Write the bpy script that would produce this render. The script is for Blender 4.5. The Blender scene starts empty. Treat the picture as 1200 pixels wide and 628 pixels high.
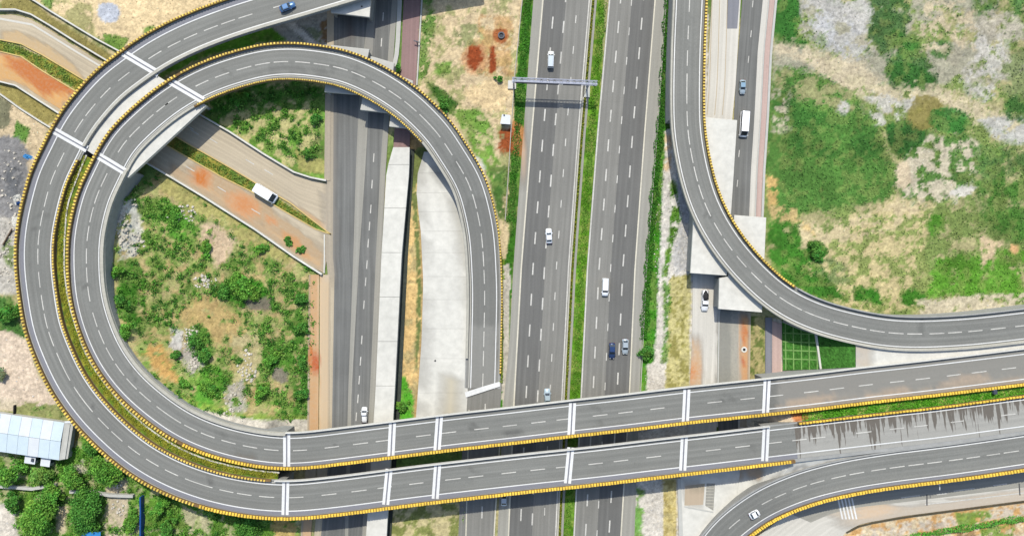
import bpy, bmesh, math, random
import numpy as np
from mathutils import Vector, Matrix
random.seed(7); RNG = np.random.default_rng(7)
sc = bpy.context.scene
C = sc.collection
# ------------------------------------------------------------------ camera
HC = 220.0; MPP = 0.25
cam_d = bpy.data.cameras.new("camera"); cam = bpy.data.objects.new("camera", cam_d); C.objects.link(cam)
cam.location = (0, 0, HC); cam.rotation_euler = (0, 0, 0)
cam_d.sensor_width = 36; cam_d.lens = 36 * HC / 300.0
cam_d.clip_start = 1.0; cam_d.clip_end = 6000
sc.camera = cam
# ------------------------------------------------------------------ light
SX, SY = 0.07, -0.72                      # shadow offset per metre of height (world x, y)
sun_dir = Vector((-SX, -SY, 1)).normalized()
elev = math.asin(sun_dir.z)
w = bpy.data.worlds.new("World"); sc.world = w; w.use_nodes = True
nt = w.node_tree; bg = nt.nodes["Background"]
sky = nt.nodes.new("ShaderNodeTexSky"); sky.sky_type = 'NISHITA'; sky.sun_disc = False
sky.sun_elevation = elev; sky.sun_rotation = math.atan2(sun_dir.x, sun_dir.y)
sky.air_density = 1.2; sky.dust_density = 1.5
nt.links.new(sky.outputs[0], bg.inputs[0]); bg.inputs[1].default_value = 0.15
sl = bpy.data.lights.new("sun", 'SUN'); sl.energy = 3.9; sl.angle = math.radians(0.5); sl.color = (1, 0.96, 0.865)
so = bpy.data.objects.new("sun", sl); C.objects.link(so); so.location = (0, 150, 250)
so.rotation_euler = sun_dir.to_track_quat('Z', 'Y').to_euler()
vs = sc.view_settings; vs.view_transform = 'Standard'; vs.look = 'None'; vs.exposure = 0.6; vs.gamma = 1
GAIN = 2.0
# ------------------------------------------------------------------ helpers
def lin(c):
    c /= 255.0
    return c / 12.92 if c <= 0.04045 else ((c + 0.055) / 1.055) ** 2.4
def S(r, g, b, k=1.0):                     # colour as seen in full sun -> base colour
    return tuple(min(0.8, lin(v) / GAIN * k) for v in (r, g, b))
def P(px, py, z=0.0):
    s = MPP * (HC - z) / HC
    return Vector(((px - 600) * s, (314 - py) * s, z))
def tag(o, label=None, cat=None, group=None, kind=None):
    if label: o['label'] = label
    if cat: o['category'] = cat
    if group: o['group'] = group
    if kind: o['kind'] = kind
    return o
def mesh(name, verts, faces, mat=None, parent=None, smooth=False, uv=None, col=None, colname='stain', mats=None, midx=None):
    me = bpy.data.meshes.new(name); me.from_pydata([tuple(v) for v in verts], [], faces)
    if mat: me.materials.append(mat)
    if mats:
        for m in mats: me.materials.append(m)
        me.polygons.foreach_set('material_index', midx)
    if uv is not None:
        l = me.uv_layers.new(name='UVMap'); vi = np.empty(len(me.loops), dtype=np.int32); me.loops.foreach_get('vertex_index', vi)
        l.data.foreach_set('uv', np.asarray(uv, dtype=np.float32)[vi].ravel())
    if col is None and (mat or mats): col = np.zeros((len(verts), 4))
    if col is not None:
        a = me.color_attributes.new(colname, 'FLOAT_COLOR', 'POINT'); a.data.foreach_set('color', np.asarray(col, dtype=np.float32).ravel())
    if smooth: me.polygons.foreach_set('use_smooth', [True] * len(me.polygons))
    me.update()
    o = bpy.data.objects.new(name, me); C.objects.link(o)
    if parent:
        o.parent = parent
        if parent.type == 'EMPTY' or True:
            bpy_loc = parent.location
            o.location = (-bpy_loc[0], -bpy_loc[1], -bpy_loc[2]) if parent.get('_abs') else (0, 0, 0)
    return o
def empty(name, loc, rz=0):
    o = bpy.data.objects.new(name, None); C.objects.link(o); o.location = loc; o.rotation_euler = (0, 0, rz); o.empty_display_size = 0.5
    return o
def shift(vs, loc): return [(v[0] - loc[0], v[1] - loc[1], v[2] - loc[2]) for v in vs]
# numpy value noise
def vnoise(x, y, seed=0):
    x = np.asarray(x, float); y = np.asarray(y, float)
    xi = np.floor(x).astype(np.int64); yi = np.floor(y).astype(np.int64); fx = x - xi; fy = y - yi
    fx = fx * fx * (3 - 2 * fx); fy = fy * fy * (3 - 2 * fy)
    def h(a, b):
        n = (a * 374761393 + b * 668265263 + seed * 974634777) & 0xFFFFFFFF
        n = ((n ^ (n >> 13)) * 1274126177) & 0xFFFFFFFF
        n = ((n ^ (n >> 16)) * 2246822519) & 0xFFFFFFFF
        return ((n ^ (n >> 15)) & 0xFFFF) / 65535.0
    return (h(xi, yi) * (1 - fx) + h(xi + 1, yi) * fx) * (1 - fy) + (h(xi, yi + 1) * (1 - fx) + h(xi + 1, yi + 1) * fx) * fy
def fbm(x, y, seed=0, octv=4):
    s = 0; a = 0.5; t = 0
    for i in range(octv):
        s = s + a * vnoise(x, y, seed + i * 17); t += a; a *= 0.55; x = np.asarray(x) * 2.03 + 3.1; y = np.asarray(y) * 2.03 + 1.7
    return s / t
def sstep(a, b, x):
    t = np.clip((x - a) / (b - a), 0, 1); return t * t * (3 - 2 * t)
def inside(poly, x, y):
    p = np.asarray(poly, float); r = np.zeros(x.shape, bool); n = len(p); j = n - 1
    for i in range(n):
        xi, yi = p[i]; xj, yj = p[j]
        if yi != yj:
            c = ((yi > y) != (yj > y)) & (x < (xj - xi) * (y - yi) / (yj - yi) + xi); r ^= c
        j = i
    return r
def ell(cx, cy, rx, ry, rot=0, n=20):
    a = math.radians(rot); o = []
    for i in range(n):
        t = 2 * math.pi * i / n; u = rx * math.cos(t); v = ry * math.sin(t)
        o.append((cx + u * math.cos(a) - v * math.sin(a), cy + u * math.sin(a) + v * math.cos(a)))
    return o
# paint: list of (poly, colour, alpha, ragged px, density, speckle size px)
def paint(px, py, layers, base=None):
    px = np.asarray(px, float); py = np.asarray(py, float)
    if base is None: col = np.zeros((len(px), 3)); al = np.zeros(len(px))
    else: col = np.array(base, float).reshape(-1, 3) * np.ones((len(px), 3)); al = np.ones(len(px))
    n1 = fbm(px / 22, py / 22, 3) - .5; n2 = fbm(px / 22, py / 22, 5) - .5
    m1 = fbm(px / 5, py / 5, 23, 3) - .5; m2 = fbm(px / 5, py / 5, 29, 3) - .5
    f1 = fbm(px / 1.7, py / 1.7, 61, 2) - .5; f2 = fbm(px / 1.7, py / 1.7, 67, 2) - .5
    for k, L in enumerate(layers):
        poly, c, a, rag, dens, ss = L
        pa = np.asarray(poly); pad = rag + 2
        idx = np.nonzero((px > pa[:, 0].min() - pad) & (px < pa[:, 0].max() + pad) & (py > pa[:, 1].min() - pad) & (py < pa[:, 1].max() + pad))[0]
        if not len(idx): continue
        m = 0.0
        for g1_, g2_, w1_, w2_ in (((n1, n2, m1, m2)), (m2, n1, n2, m1), (n1, m1, f1, f2)) if rag > 1.5 else ((n1, n2, m1, m2),):
            X = px[idx] + rag * 1.7 * (g1_[idx] + w1_[idx]); Y = py[idx] + rag * 1.7 * (g2_[idx] + w2_[idx]); m = m + inside(poly, X, Y).astype(float)
        m = m / (3 if rag > 1.5 else 1)
        keep = m > 0; idx = idx[keep]; m = m[keep]
        if not len(idx): continue
        al_ = m * float(a)
        if dens < 1:
            nn = fbm(px[idx] / ss, py[idx] / ss, 41 + k, 4)
            th = 0.5 + (0.5 - dens) * 0.42
            nn = nn * .8 + .2 * (f1[idx] + .5) ; al_ = al_ * sstep(th - .055, th + .055, nn)
        al_ = al_[:, None]
        col[idx] = col[idx] * (1 - al_) + np.array(c) * al_ if base is not None else np.where(al_ > 0, np.array(c)[None, :] * al_ + col[idx] * (1 - al_), col[idx])
        al[idx] = al[idx] * (1 - al_[:, 0]) + al_[:, 0]
    return col, al
# ------------------------------------------------------------------ materials
def new_mat(name, rough=0.85):
    m = bpy.data.materials.new(name); m.use_nodes = True; n = m.node_tree; b = n.nodes['Principled BSDF']
    b.inputs['Roughness'].default_value = rough; b.inputs['Specular IOR Level'].default_value = 0.3
    return m, n, b
def N(n, t, **k):
    o = n.nodes.new(t)
    for a, v in k.items(): setattr(o, a, v)
    return o
def mixc(n, a, b, f, mode='MIX'):
    o = N(n, 'ShaderNodeMix', data_type='RGBA', blend_type=mode)
    for s, v in ((0, f), (6, a), (7, b)):
        if hasattr(v, 'links') or hasattr(v, 'is_linked'): n.links.new(v, o.inputs[s])
        else: o.inputs[s].default_value = v if s == 0 else (*v, 1)
    return o.outputs[2]
def noise(n, vec, scale, detail=4, rough=.6):
    o = N(n, 'ShaderNodeTexNoise'); o.inputs['Scale'].default_value = scale; o.inputs['Detail'].default_value = detail; o.inputs['Roughness'].default_value = rough
    if vec is not None: n.links.new(vec, o.inputs['Vector'])
    return o.outputs[0]
def rng(n, v, a, b, c, d):
    o = N(n, 'ShaderNodeMapRange'); n.links.new(v, o.inputs[0])
    for i, x in enumerate((a, b, c, d)): o.inputs[i + 1].default_value = x
    return o.outputs[0]
def gray(n, v):
    o = N(n, 'ShaderNodeCombineColor')
    for i in range(3): n.links.new(v, o.inputs[i])
    return o.outputs[0]
def plain(name, col, rough=.85, amt=.18, scale=.8, bump=0.0, spec=.3, metal=0):
    m, n, b = new_mat(name, rough); b.inputs['Specular IOR Level'].default_value = spec; b.inputs['Metallic'].default_value = metal
    g = N(n, 'ShaderNodeNewGeometry'); v = g.outputs['Position']
    a = noise(n, v, scale, 6, .65); c = noise(n, v, scale * .08, 3)
    f = rng(n, a, .3, .7, 1 - amt, 1 + amt); f2 = rng(n, c, .3, .7, 1 - amt * .7, 1 + amt * .7)
    o = mixc(n, col, gray(n, f), 1.0, 'MULTIPLY'); o = mixc(n, o, gray(n, f2), 1.0, 'MULTIPLY')
    at = N(n, 'ShaderNodeAttribute', attribute_name='stain')
    o = mixc(n, o, at.outputs['Color'], at.outputs['Alpha'])
    n.links.new(o, b.inputs['Base Color'])
    if bump:
        bp = N(n, 'ShaderNodeBump'); bp.inputs['Distance'].default_value = bump; n.links.new(a, bp.inputs['Height']); n.links.new(bp.outputs[0], b.inputs['Normal'])
    return m
def road_mat(name, col, streak=.12, fine=.1, rough=.8, su=1.3, tracks=True, drips=None):
    m, n, b = new_mat(name, rough)
    uv = N(n, 'ShaderNodeUVMap'); mp = N(n, 'ShaderNodeMapping'); n.links.new(uv.outputs[0], mp.inputs[0]); mp.inputs['Scale'].default_value = (su, .018, 1)
    s1 = noise(n, mp.outputs[0], 1.0, 5, .6)
    g = N(n, 'ShaderNodeNewGeometry'); v = g.outputs['Position']
    s2 = noise(n, v, 2.5, 5, .7); s3 = noise(n, v, .06, 4)
    o = mixc(n, col, gray(n, rng(n, s1, .3, .7, 1 - streak, 1 + streak)), 1.0, 'MULTIPLY')
    o = mixc(n, o, gray(n, rng(n, s2, .3, .7, 1 - fine, 1 + fine)), 1.0, 'MULTIPLY')
    o = mixc(n, o, gray(n, rng(n, s3, .3, .7, 1 - streak * .6, 1 + streak * .6)), 1.0, 'MULTIPLY')
    if tracks:
        sp_ = N(n, 'ShaderNodeSeparateXYZ'); n.links.new(uv.outputs[0], sp_.inputs[0])
        m1_ = N(n, 'ShaderNodeMath', operation='MULTIPLY'); n.links.new(sp_.outputs[0], m1_.inputs[0]); m1_.inputs[1].default_value = 2 * math.pi / 1.76
        m2_ = N(n, 'ShaderNodeMath', operation='COSINE'); n.links.new(m1_.outputs[0], m2_.inputs[0])
        m3_ = N(n, 'ShaderNodeMath', operation='MULTIPLY'); n.links.new(m2_.outputs[0], m3_.inputs[0]); n.links.new(rng(n, s1, .35, .65, .2, 1), m3_.inputs[1])
        o = mixc(n, o, gray(n, rng(n, m3_.outputs[0], -1, 1, 1.05, .93)), 1.0, 'MULTIPLY')
        pt = noise(n, v, .5, 7, .75)
        o = mixc(n, o, gray(n, rng(n, pt, .56, .72, 1, .88)), 1.0, 'MULTIPLY')
    if drips:
        # water stains that run across the carriageway from the upper kerb
        mp2 = N(n, 'ShaderNodeMapping'); n.links.new(uv.outputs[0], mp2.inputs[0]); mp2.inputs['Scale'].default_value = (.045, .85, 1)
        d = noise(n, mp2.outputs[0], 1.0, 4, .6)
        sx = N(n, 'ShaderNodeSeparateXYZ'); n.links.new(uv.outputs[0], sx.inputs[0])
        th = rng(n, sx.outputs[0], drips[0], drips[1], .42, .66)
        mt = N(n, 'ShaderNodeMath', operation='SUBTRACT'); n.links.new(d, mt.inputs[0]); n.links.new(th, mt.inputs[1])
        o = mixc(n, o, drips[2], rng(n, mt.outputs[0], 0, .02, 0, .88))
    at = N(n, 'ShaderNodeAttribute', attribute_name='stain')
    nz = noise(n, v, 1.2, 6, .7)
    mu = N(n, 'ShaderNodeMath', operation='MULTIPLY'); n.links.new(at.outputs['Alpha'], mu.inputs[0]); n.links.new(rng(n, nz, .3, .6, .7, 1.05), mu.inputs[1]); mu.use_clamp = True
    o = mixc(n, o, at.outputs['Color'], mu.outputs[0])
    n.links.new(o, b.inputs['Base Color'])
    bp = N(n, 'ShaderNodeBump'); bp.inputs['Distance'].default_value = .02; n.links.new(s2, bp.inputs['Height']); n.links.new(bp.outputs[0], b.inputs['Normal'])
    return m
M = {}
M['asphalt'] = road_mat('asphalt_ramp', S(136, 136, 130), .13, .11)
M['asphalt_wet'] = road_mat('asphalt_silt', S(174, 172, 164), .06, .07, drips=(1.0, 10.5, S(104, 96, 86)))
M['asphalt_main'] = road_mat('asphalt_motorway', S(141, 139, 132), .13, .08)
M['asphalt_dark'] = road_mat('asphalt_motorway_dark', S(117, 116, 112), .12, .08)
M['asphalt_serv'] = road_mat('asphalt_service', S(124, 124, 120), .22, .07)
M['shoulder'] = road_mat('shoulder_surface', S(168, 165, 154), .07, .07)
M['shoulder_blue'] = road_mat('shoulder_bluegrey', S(140, 141, 148), .05, .06)
M['dusty'] = road_mat('dusty_road', S(204, 189, 162), .12, .08)
M['concrete_road'] = road_mat('concrete_road', S(222, 217, 205), .08, .06)
M['white'] = plain('road_paint_white', S(243, 243, 240), .6, .10, 1.5)
M['white_worn'] = plain('road_paint_worn', S(214, 211, 202), .7, .2, 1.5)
M['cream'] = plain('road_paint_cream', S(226, 219, 198), .7, .14, 1.2)
M['concrete'] = plain('concrete_pale', S(224, 220, 208), .85, .07, 1.0, .01)
M['slab'] = plain('concrete_slab', S(230, 227, 216), .85, .11, .5, .02)
M['slab_grey'] = plain('concrete_slab_grey', S(205, 204, 196), .85, .07, .7, .01)
M['wall'] = plain('concrete_wall', S(172, 172, 168), .9, .12, .6, .02)
M['parapet'] = plain('concrete_parapet', S(196, 192, 178), .9, .12, 1.2)
M['parapet_white'] = plain('parapet_white', S(228, 226, 218), .8, .08, 1.0)
M['trough'] = plain('planter_trough', S(134, 106, 66), .9, .2, 1.5)
M['flower'] = plain('yellow_blocks', S(246, 204, 76, 1.1), .7, .3, 1.3)
M['flower_dull'] = plain('yellow_blocks_dull', S(240, 206, 96, 1.1), .7, .3, 1.3)
M['pink'] = road_mat('pink_paving', S(206, 178, 166), .08, .08)
M['red_pave'] = road_mat('red_paving', S(158, 128, 124), .1, .08)
M['drain'] = plain('strip_dark', S(62, 68, 60), .9, .3, 1.0)  # tone of the dark strip beside the platform
M['joint'] = plain('rim_and_shadow_grey', S(92, 92, 92), .9, .1, 1.0)  # manhole rims, and the pole shadows painted on road K
M['soilkerb'] = plain('kerb_dark', S(90, 82, 62), .9, .25, 1.0)
M['kerb_tan'] = plain('kerb_tan', S(226, 198, 128), .9, .15, .6)
M['steel'] = plain('galvanised_steel', S(168, 174, 192), .45, .06, 1.0, metal=.3)
M['steel_dark'] = plain('dark_steel', S(72, 78, 92), .5, .1, 1.0)
M['black'] = plain('rubber_black', (.012, .012, .013), .8, .1, 2)
M['roof_blue'] = plain('roof_sheet_paleblue', S(222, 238, 246), .5, .05, .5)
M['roof_white'] = plain('roof_sheet_white', S(236, 240, 242), .5, .05, .5)
M['blue'] = plain('blue_sheet', S(52, 140, 205), .5, .12, 1.5)
M['blue_deep'] = plain('blue_paint', S(20, 78, 150), .5, .1, 1.5)
M['bark'] = plain('bark', (.11, .08, .055), .95, .25, 3)
M['rock'] = plain('white_rock', S(222, 214, 198), .95, .2, 1.5)
M['rust'] = plain('rust_soil', S(150, 66, 36), .95, .2, 1.5)
def veg_mat(name):
    m, n, b = new_mat(name, .75); b.inputs['Specular IOR Level'].default_value = .2
    at = N(n, 'ShaderNodeAttribute', attribute_name='stain'); n.links.new(at.outputs['Color'], b.inputs['Base Color'])
    tr = N(n, 'ShaderNodeBsdfTranslucent'); n.links.new(at.outputs['Color'], tr.inputs[0])
    mx = N(n, 'ShaderNodeMixShader'); mx.inputs[0].default_value = .3; out = n.nodes['Material Output']
    n.links.new(b.outputs[0], mx.inputs[1]); n.links.new(tr.outputs[0], mx.inputs[2]); n.links.new(mx.outputs[0], out.inputs[0])
    return m
M['leaf'] = veg_mat('foliage')
m, n, b = new_mat('ground_cover', .95); b.inputs['Specular IOR Level'].default_value = .1
at = N(n, 'ShaderNodeAttribute', attribute_name='stain'); g = N(n, 'ShaderNodeNewGeometry')
a1 = noise(n, g.outputs['Position'], 1.1, 8, .75); a2 = noise(n, g.outputs['Position'], .15, 5, .7); a3 = noise(n, g.outputs['Position'], .02, 6, .65)
o = mixc(n, at.outputs['Color'], gray(n, rng(n, a1, .3, .7, .62, 1.38)), 1.0, 'MULTIPLY'); o = mixc(n, o, gray(n, rng(n, a2, .3, .7, .82, 1.18)), 1.0, 'MULTIPLY'); o = mixc(n, o, gray(n, rng(n, a3, .3, .7, .88, 1.12)), 1.0, 'MULTIPLY')
n.links.new(o, b.inputs['Base Color'])
bp = N(n, 'ShaderNodeBump'); bp.inputs['Distance'].default_value = .25; bp.inputs['Strength'].default_value = .8; n.links.new(a1, bp.inputs['Height']); n.links.new(bp.outputs[0], b.inputs['Normal'])
M['ground'] = m
def paint_mat(name, col, metal=0.2, rough=.3):
    m, n, b = new_mat(name, rough); b.inputs['Base Color'].default_value = (*col, 1); b.inputs['Metallic'].default_value = metal; b.inputs['Coat Weight'].default_value = .5
    return m
def glass_mat():
    m, n, b = new_mat('window_glass', .08); b.inputs['Base Color'].default_value = (.02, .028, .035, 1); b.inputs['Specular IOR Level'].default_value = .6
    return m
M['glass'] = glass_mat()
M['lamp'] = paint_mat('lamp_lens', (.5, .5, .48)); M['tail'] = paint_mat('tail_lens', (.35, .02, .02))
# ------------------------------------------------------------------ ground paint
TAN = S(226, 200, 160); PALE = S(216, 208, 192); GREY = S(186, 187, 190); GR = S(84, 128, 52); DG = S(60, 112, 46); LG = S(124, 160, 70)
OL = S(160, 150, 88); DRY = S(200, 176, 120); OR = S(206, 136, 66); RED = S(154, 76, 42); WH = S(232, 228, 220); DGY = S(128, 126, 122); SH = S(66, 76, 44)
L = []
def add(poly, c, a=1, rag=5, dens=1, ss=10): L.append((poly, c, a, rag, dens, ss))
def rect(x0, y0, x1, y1): return [(x0, y0), (x1, y0), (x1, y1), (x0, y1)]
# --- right field
add(rect(895, -200, 1500, 420), S(128, 148, 82), 1, 2)
add(rect(895, -200, 1500, 420), S(188, 176, 132), .8, 3, .42, 16)
add(rect(905, -60, 1500, 100), S(176, 170, 150), .9, 8, .55, 20)
add(ell(985, 28, 50, 36, 25), S(190, 187, 180), .9, 18, .66, 16)
add(ell(978, 34, 26, 20, 25), S(196, 196, 196), .8, 16, .7, 12)
add(ell(1010, 10, 30, 20, 0), S(200, 196, 188), .85, 16, .62, 14)
add([(906, 0), (935, -5), (940, 25), (932, 48), (948, 55), (910, 52), (905, 30)], DG, 1, 4)
add([(930, 40), (950, 46), (945, 56), (925, 52)], DG, 1, 4, .8, 6)
add([(1015, -20), (1080, -20), (1075, 15), (1060, 40), (1095, 75), (1100, 104), (1060, 106), (1035, 95), (1040, 70), (1012, 60), (1020, 30)], S(70, 108, 56), .95, 8, .75, 14)
add([(1036, 80), (1062, 70), (1090, 85), (1100, 100), (1075, 106), (1048, 102)], S(58, 104, 46), 1, 4)
add([(1045, 35), (1075, 38), (1080, 60), (1060, 70), (1045, 60)], S(60, 108, 44), .9, 5, .8, 8)
add(ell(1103, 58, 14, 12), S(66, 112, 48), .9, 6, .8, 8)
add(rect(1140, -20, 1300, 20), S(70, 116, 50), .9, 6, .7, 14)
add(rect(1080, 0, 1145, 60), S(208, 192, 160), .9, 8, .5, 8)
add(ell(1155, 75, 22, 42, 10), S(202, 197, 186), .9, 16, .68, 12)
add(ell(1175, 30, 25, 14, 0), S(205, 196, 176), .8, 8, .6, 8)
add(ell(1195, 90, 22, 30, 0), S(132, 146, 96), .9, 6, .7, 8)
add([(908, 50), (940, 52), (970, 62), (1005, 72), (1030, 92), (1060, 104), (1100, 102), (1130, 112), (1170, 130), (1215, 150), (1215, 172), (1170, 152), (1130, 135), (1095, 120), (1050, 118), (1010, 118), (990, 108), (960, 84), (930, 66), (905, 62)], S(214, 198, 166), .85, 12, .8, 14)
add([(1020, 112), (1080, 110), (1075, 128), (1050, 142), (1020, 150), (1010, 125)], S(200, 196, 184), .9, 12, .6, 8)
add([(910, 78), (960, 86), (1000, 110), (1030, 150), (1035, 185), (1060, 195), (1040, 235), (1000, 240), (940, 250), (905, 260), (895, 200), (898, 120)], S(88, 132, 60), 1, 8)
add([(905, 80), (960, 88), (1000, 108), (1000, 130), (940, 120), (910, 110)], S(172, 166, 120), .8, 6, .55, 8)
add(ell(988, 126, 7, 8), S(205, 200, 190), .9, 3, .8, 6)
add([(915, 95), (935, 95), (940, 130), (1000, 140), (1028, 155), (1030, 185), (990, 190), (940, 180), (920, 150), (900, 130)], S(66, 116, 50), .9, 12, .62, 14)
add([(1040, 148), (1060, 140), (1090, 148), (1090, 175), (1060, 188), (1040, 175)], S(54, 108, 46), .95, 6)
add(ell(1085, 132, 22, 20, -40), S(142, 132, 74), .9, 7)
add(ell(1113, 141, 25, 15, 5), S(54, 122, 50), .9, 5)
add(rect(905, 105, 925, 155), S(206, 192, 168), .8, 6, .45, 8)
add([(1060, 185), (1090, 160), (1130, 155), (1150, 170), (1140, 215), (1120, 235), (1060, 240), (1050, 215)], S(90, 130, 62), 1, 8)
add([(1060, 185), (1090, 160), (1130, 155), (1150, 170), (1140, 215), (1120, 235), (1060, 240), (1050, 215)], S(212, 200, 174), .95, 8, .52, 9)
add([(1052, 190), (1066, 188), (1068, 215), (1058, 225), (1050, 215)], S(224, 205, 172), 1, 4, .85, 8)
add([(1145, 140), (1215, 130), (1215, 170), (1170, 165)], S(196, 194, 186), .9, 6, .75, 9)
add([(1175, 118), (1215, 110), (1215, 145), (1180, 140)], S(60, 106, 48), .9, 6, .8, 9)
add([(1150, 172), (1200, 175), (1300, 170), (1300, 300), (1200, 290), (1150, 260), (1140, 210)], S(74, 126, 48), .9, 14, .72, 16)
add([(1140, 170), (1215, 175), (1215, 200), (1150, 215)], S(98, 132, 72), .8, 6, .6, 8)
add(ell(1128, 224, 16, 6, -15), S(216, 210, 198), .95, 4, .85, 7)
add([(905, 300), (1000, 258), (1050, 235), (1090, 245), (1085, 300), (1100, 365), (900, 365)], S(146, 160, 92), 1, 6)
add([(1000, 250), (1050, 230), (1100, 240), (1080, 300), (1090, 360), (1000, 370), (940, 330), (960, 280)], S(214, 196, 148), .9, 8, .5, 8)
add([(940, 262), (1000, 256), (1050, 232), (1085, 240), (1050, 268), (985, 285), (940, 300), (932, 285)], S(214, 196, 156), .9, 12, .6, 9)
add([(897, 205), (912, 208), (910, 240), (900, 242)], S(216, 180, 116), .95, 4, .85, 6)
add([(900, 240), (935, 245), (960, 280), (935, 262), (905, 258)], S(214, 186, 130), .9, 5, .6, 7)
add([(898, 255), (935, 262), (945, 300), (970, 320), (985, 345), (1000, 352), (960, 350), (920, 330), (900, 300)], S(70, 128, 44), 1, 6, .9, 10)
add(ell(957, 295, 13, 13), S(52, 112, 36), 1, 3)
add(ell(975, 318, 22, 14, 20), S(126, 144, 92), .8, 6, .6, 8)
add([(1085, 255), (1110, 250), (1110, 275), (1090, 278)], S(80, 140, 40), .9, 6, .9, 10)
add([(1100, 300), (1200, 290), (1300, 300), (1300, 350), (1140, 352), (1085, 348), (1090, 320)], S(92, 148, 46), .95, 8, .78, 12)
add([(1150, 275), (1175, 285), (1165, 300), (1150, 312)], S(222, 196, 160), .9, 5, .7, 7)
add(ell(1190, 292, 6, 5), S(228, 180, 130), .9, 4)
add([(1000, 335), (1030, 340), (1035, 358), (1000, 352)], S(60, 120, 36), 1, 5)
add(ell(1070, 350, 16, 10), S(70, 130, 40), 1, 5, .85, 8)
add([(1075, 352), (1215, 342), (1215, 362), (1080, 370)], S(212, 200, 172), .95, 4, .8, 8)
# between road and C, embankment wedge
add([(905, 372), (1010, 400), (1300, 420), (1300, 620), (880, 570), (860, 500), (900, 450)], S(206, 198, 180), 1, 2)
add([(1000, 400), (1300, 392), (1300, 430), (1000, 440)], S(232, 228, 218), 1, 1)
add([(915, 425), (1010, 425), (1010, 445), (912, 450)], S(228, 206, 184), 1, 3)
add([(900, 485), (945, 478), (950, 500), (900, 510)], S(226, 206, 176), 1, 3)
add([(936, 482), (1300, 425), (1300, 465), (945, 500)], S(84, 150, 34), 1, 2)
add([(940, 482), (1300, 435), (1300, 452), (950, 492)], S(190, 190, 110), .8, 3, .45, 8)
add([(925, 481), (945, 479), (948, 492), (932, 496)], S(200, 130, 80), 1, 3)
add([(880, 540), (930, 525), (1300, 490), (1300, 520), (1000, 530), (930, 550), (860, 590)], S(226, 223, 214), 1, 2)
add([(868, 545), (905, 552), (888, 562), (862, 562)], S(222, 186, 146), .9, 4, .8, 8)
# bottom right corner beyond the road K
add([(860, 640), (870, 612), (905, 590), (1000, 560), (1300, 520), (1300, 800), (860, 800)], S(222, 204, 170), 1, 3)
add([(862, 628), (905, 592), (925, 592), (895, 628)], S(206, 186, 142), 1, 3)
add([(985, 628), (1010, 616), (1100, 600), (1300, 575), (1300, 620), (1100, 628)], S(208, 160, 98), .9, 7, .6, 8)
add([(1010, 622), (1100, 606), (1210, 590), (1210, 604), (1100, 620), (1010, 635)], S(206, 198, 184), .8, 4, .6, 8)
add([(1120, 602), (1160, 597), (1165, 612), (1125, 618)], S(118, 156, 58), .9, 4, .7, 7)
add([(1150, 618), (1190, 612), (1185, 640), (1150, 640)], S(118, 150, 58), .9, 4, .7, 7)
add(ell(1130, 628, 20, 8), S(150, 120, 84), .8, 4, .6, 6)
# --- strip right of the motorway (755-815)
add(rect(742, -200, 830, 800), S(222, 214, 200), 1, 1)
add([(772, -200), (800, -200), (790, 0), (788, 150), (775, 155), (768, 200), (780, 0)], S(58, 104, 34), 1, 1)
add([(771, 158), (792, 160), (796, 215), (800, 260), (812, 300), (800, 330), (770, 330)], S(222, 216, 204), 1, 3)
add([(778, 158), (790, 158), (786, 200), (776, 200)], S(220, 190, 150), .9, 3, .7, 5)
add([(786, 210), (795, 216), (803, 250), (795, 262), (788, 290), (782, 330), (776, 330), (784, 270), (786, 240)], S(92, 140, 46), 1, 4, .8, 8)
add([(795, 265), (812, 270), (815, 330), (795, 330), (788, 300)], S(196, 194, 190), .95, 4, .8, 8)
add([(796, 160), (800, 200), (812, 262), (798, 262), (792, 200)], S(186, 188, 190), 1, 2)
add([(766, 150), (780, 148), (776, 230), (772, 330), (768, 400), (766, 425), (758, 428), (750, 480), (748, 480), (754, 350), (760, 270)], S(72, 142, 36), 1, 3)
add([(784, 325), (810, 320), (808, 470), (792, 480), (778, 470), (782, 400)], S(206, 196, 136), 1, 3)
add([(784, 325), (810, 320), (808, 470), (792, 480), (778, 470), (782, 400)], S(146, 140, 70), .8, 3, .42, 5)
add([(776, 330), (786, 330), (784, 400), (780, 425), (774, 425), (778, 380)], S(98, 150, 50), .9, 4, .7, 7)
add([(748, 432), (758, 430), (757, 458), (749, 460)], S(84, 144, 40), 1, 3)
add([(744, 570), (755, 575), (752, 640), (742, 640)], S(96, 156, 46), .9, 3, .7, 8)
add(rect(777, 560, 793, 800), S(214, 196, 134), 1, 2)
add(rect(777, 560, 793, 800), S(166, 148, 84), .7, 2, .42, 5)
add([(878, 370), (897, 370), (897, 460), (878, 460)], S(176, 164, 112), 1, 2)
add([(878, 370), (897, 370), (897, 460), (878, 460)], S(96, 116, 52), .9, 2, .4, 6)
# --- motorway surroundings
add([(590, -200), (632, -200), (626, 0), (614, 160), (600, 330), (597, 480), (585, 480), (585, 200), (600, 100)], S(66, 122, 34), 1, 1)
add([(690, -200), (718, -200), (702, 160), (688, 400), (676, 600), (670, 800), (650, 800), (662, 400), (680, 120)], S(92, 140, 34), 1, 0)
add([(690, -200), (718, -200), (702, 160), (688, 400), (676, 600), (670, 800), (650, 800), (662, 400), (680, 120)], S(150, 160, 80), .7, 0, .4, 7)
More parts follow.
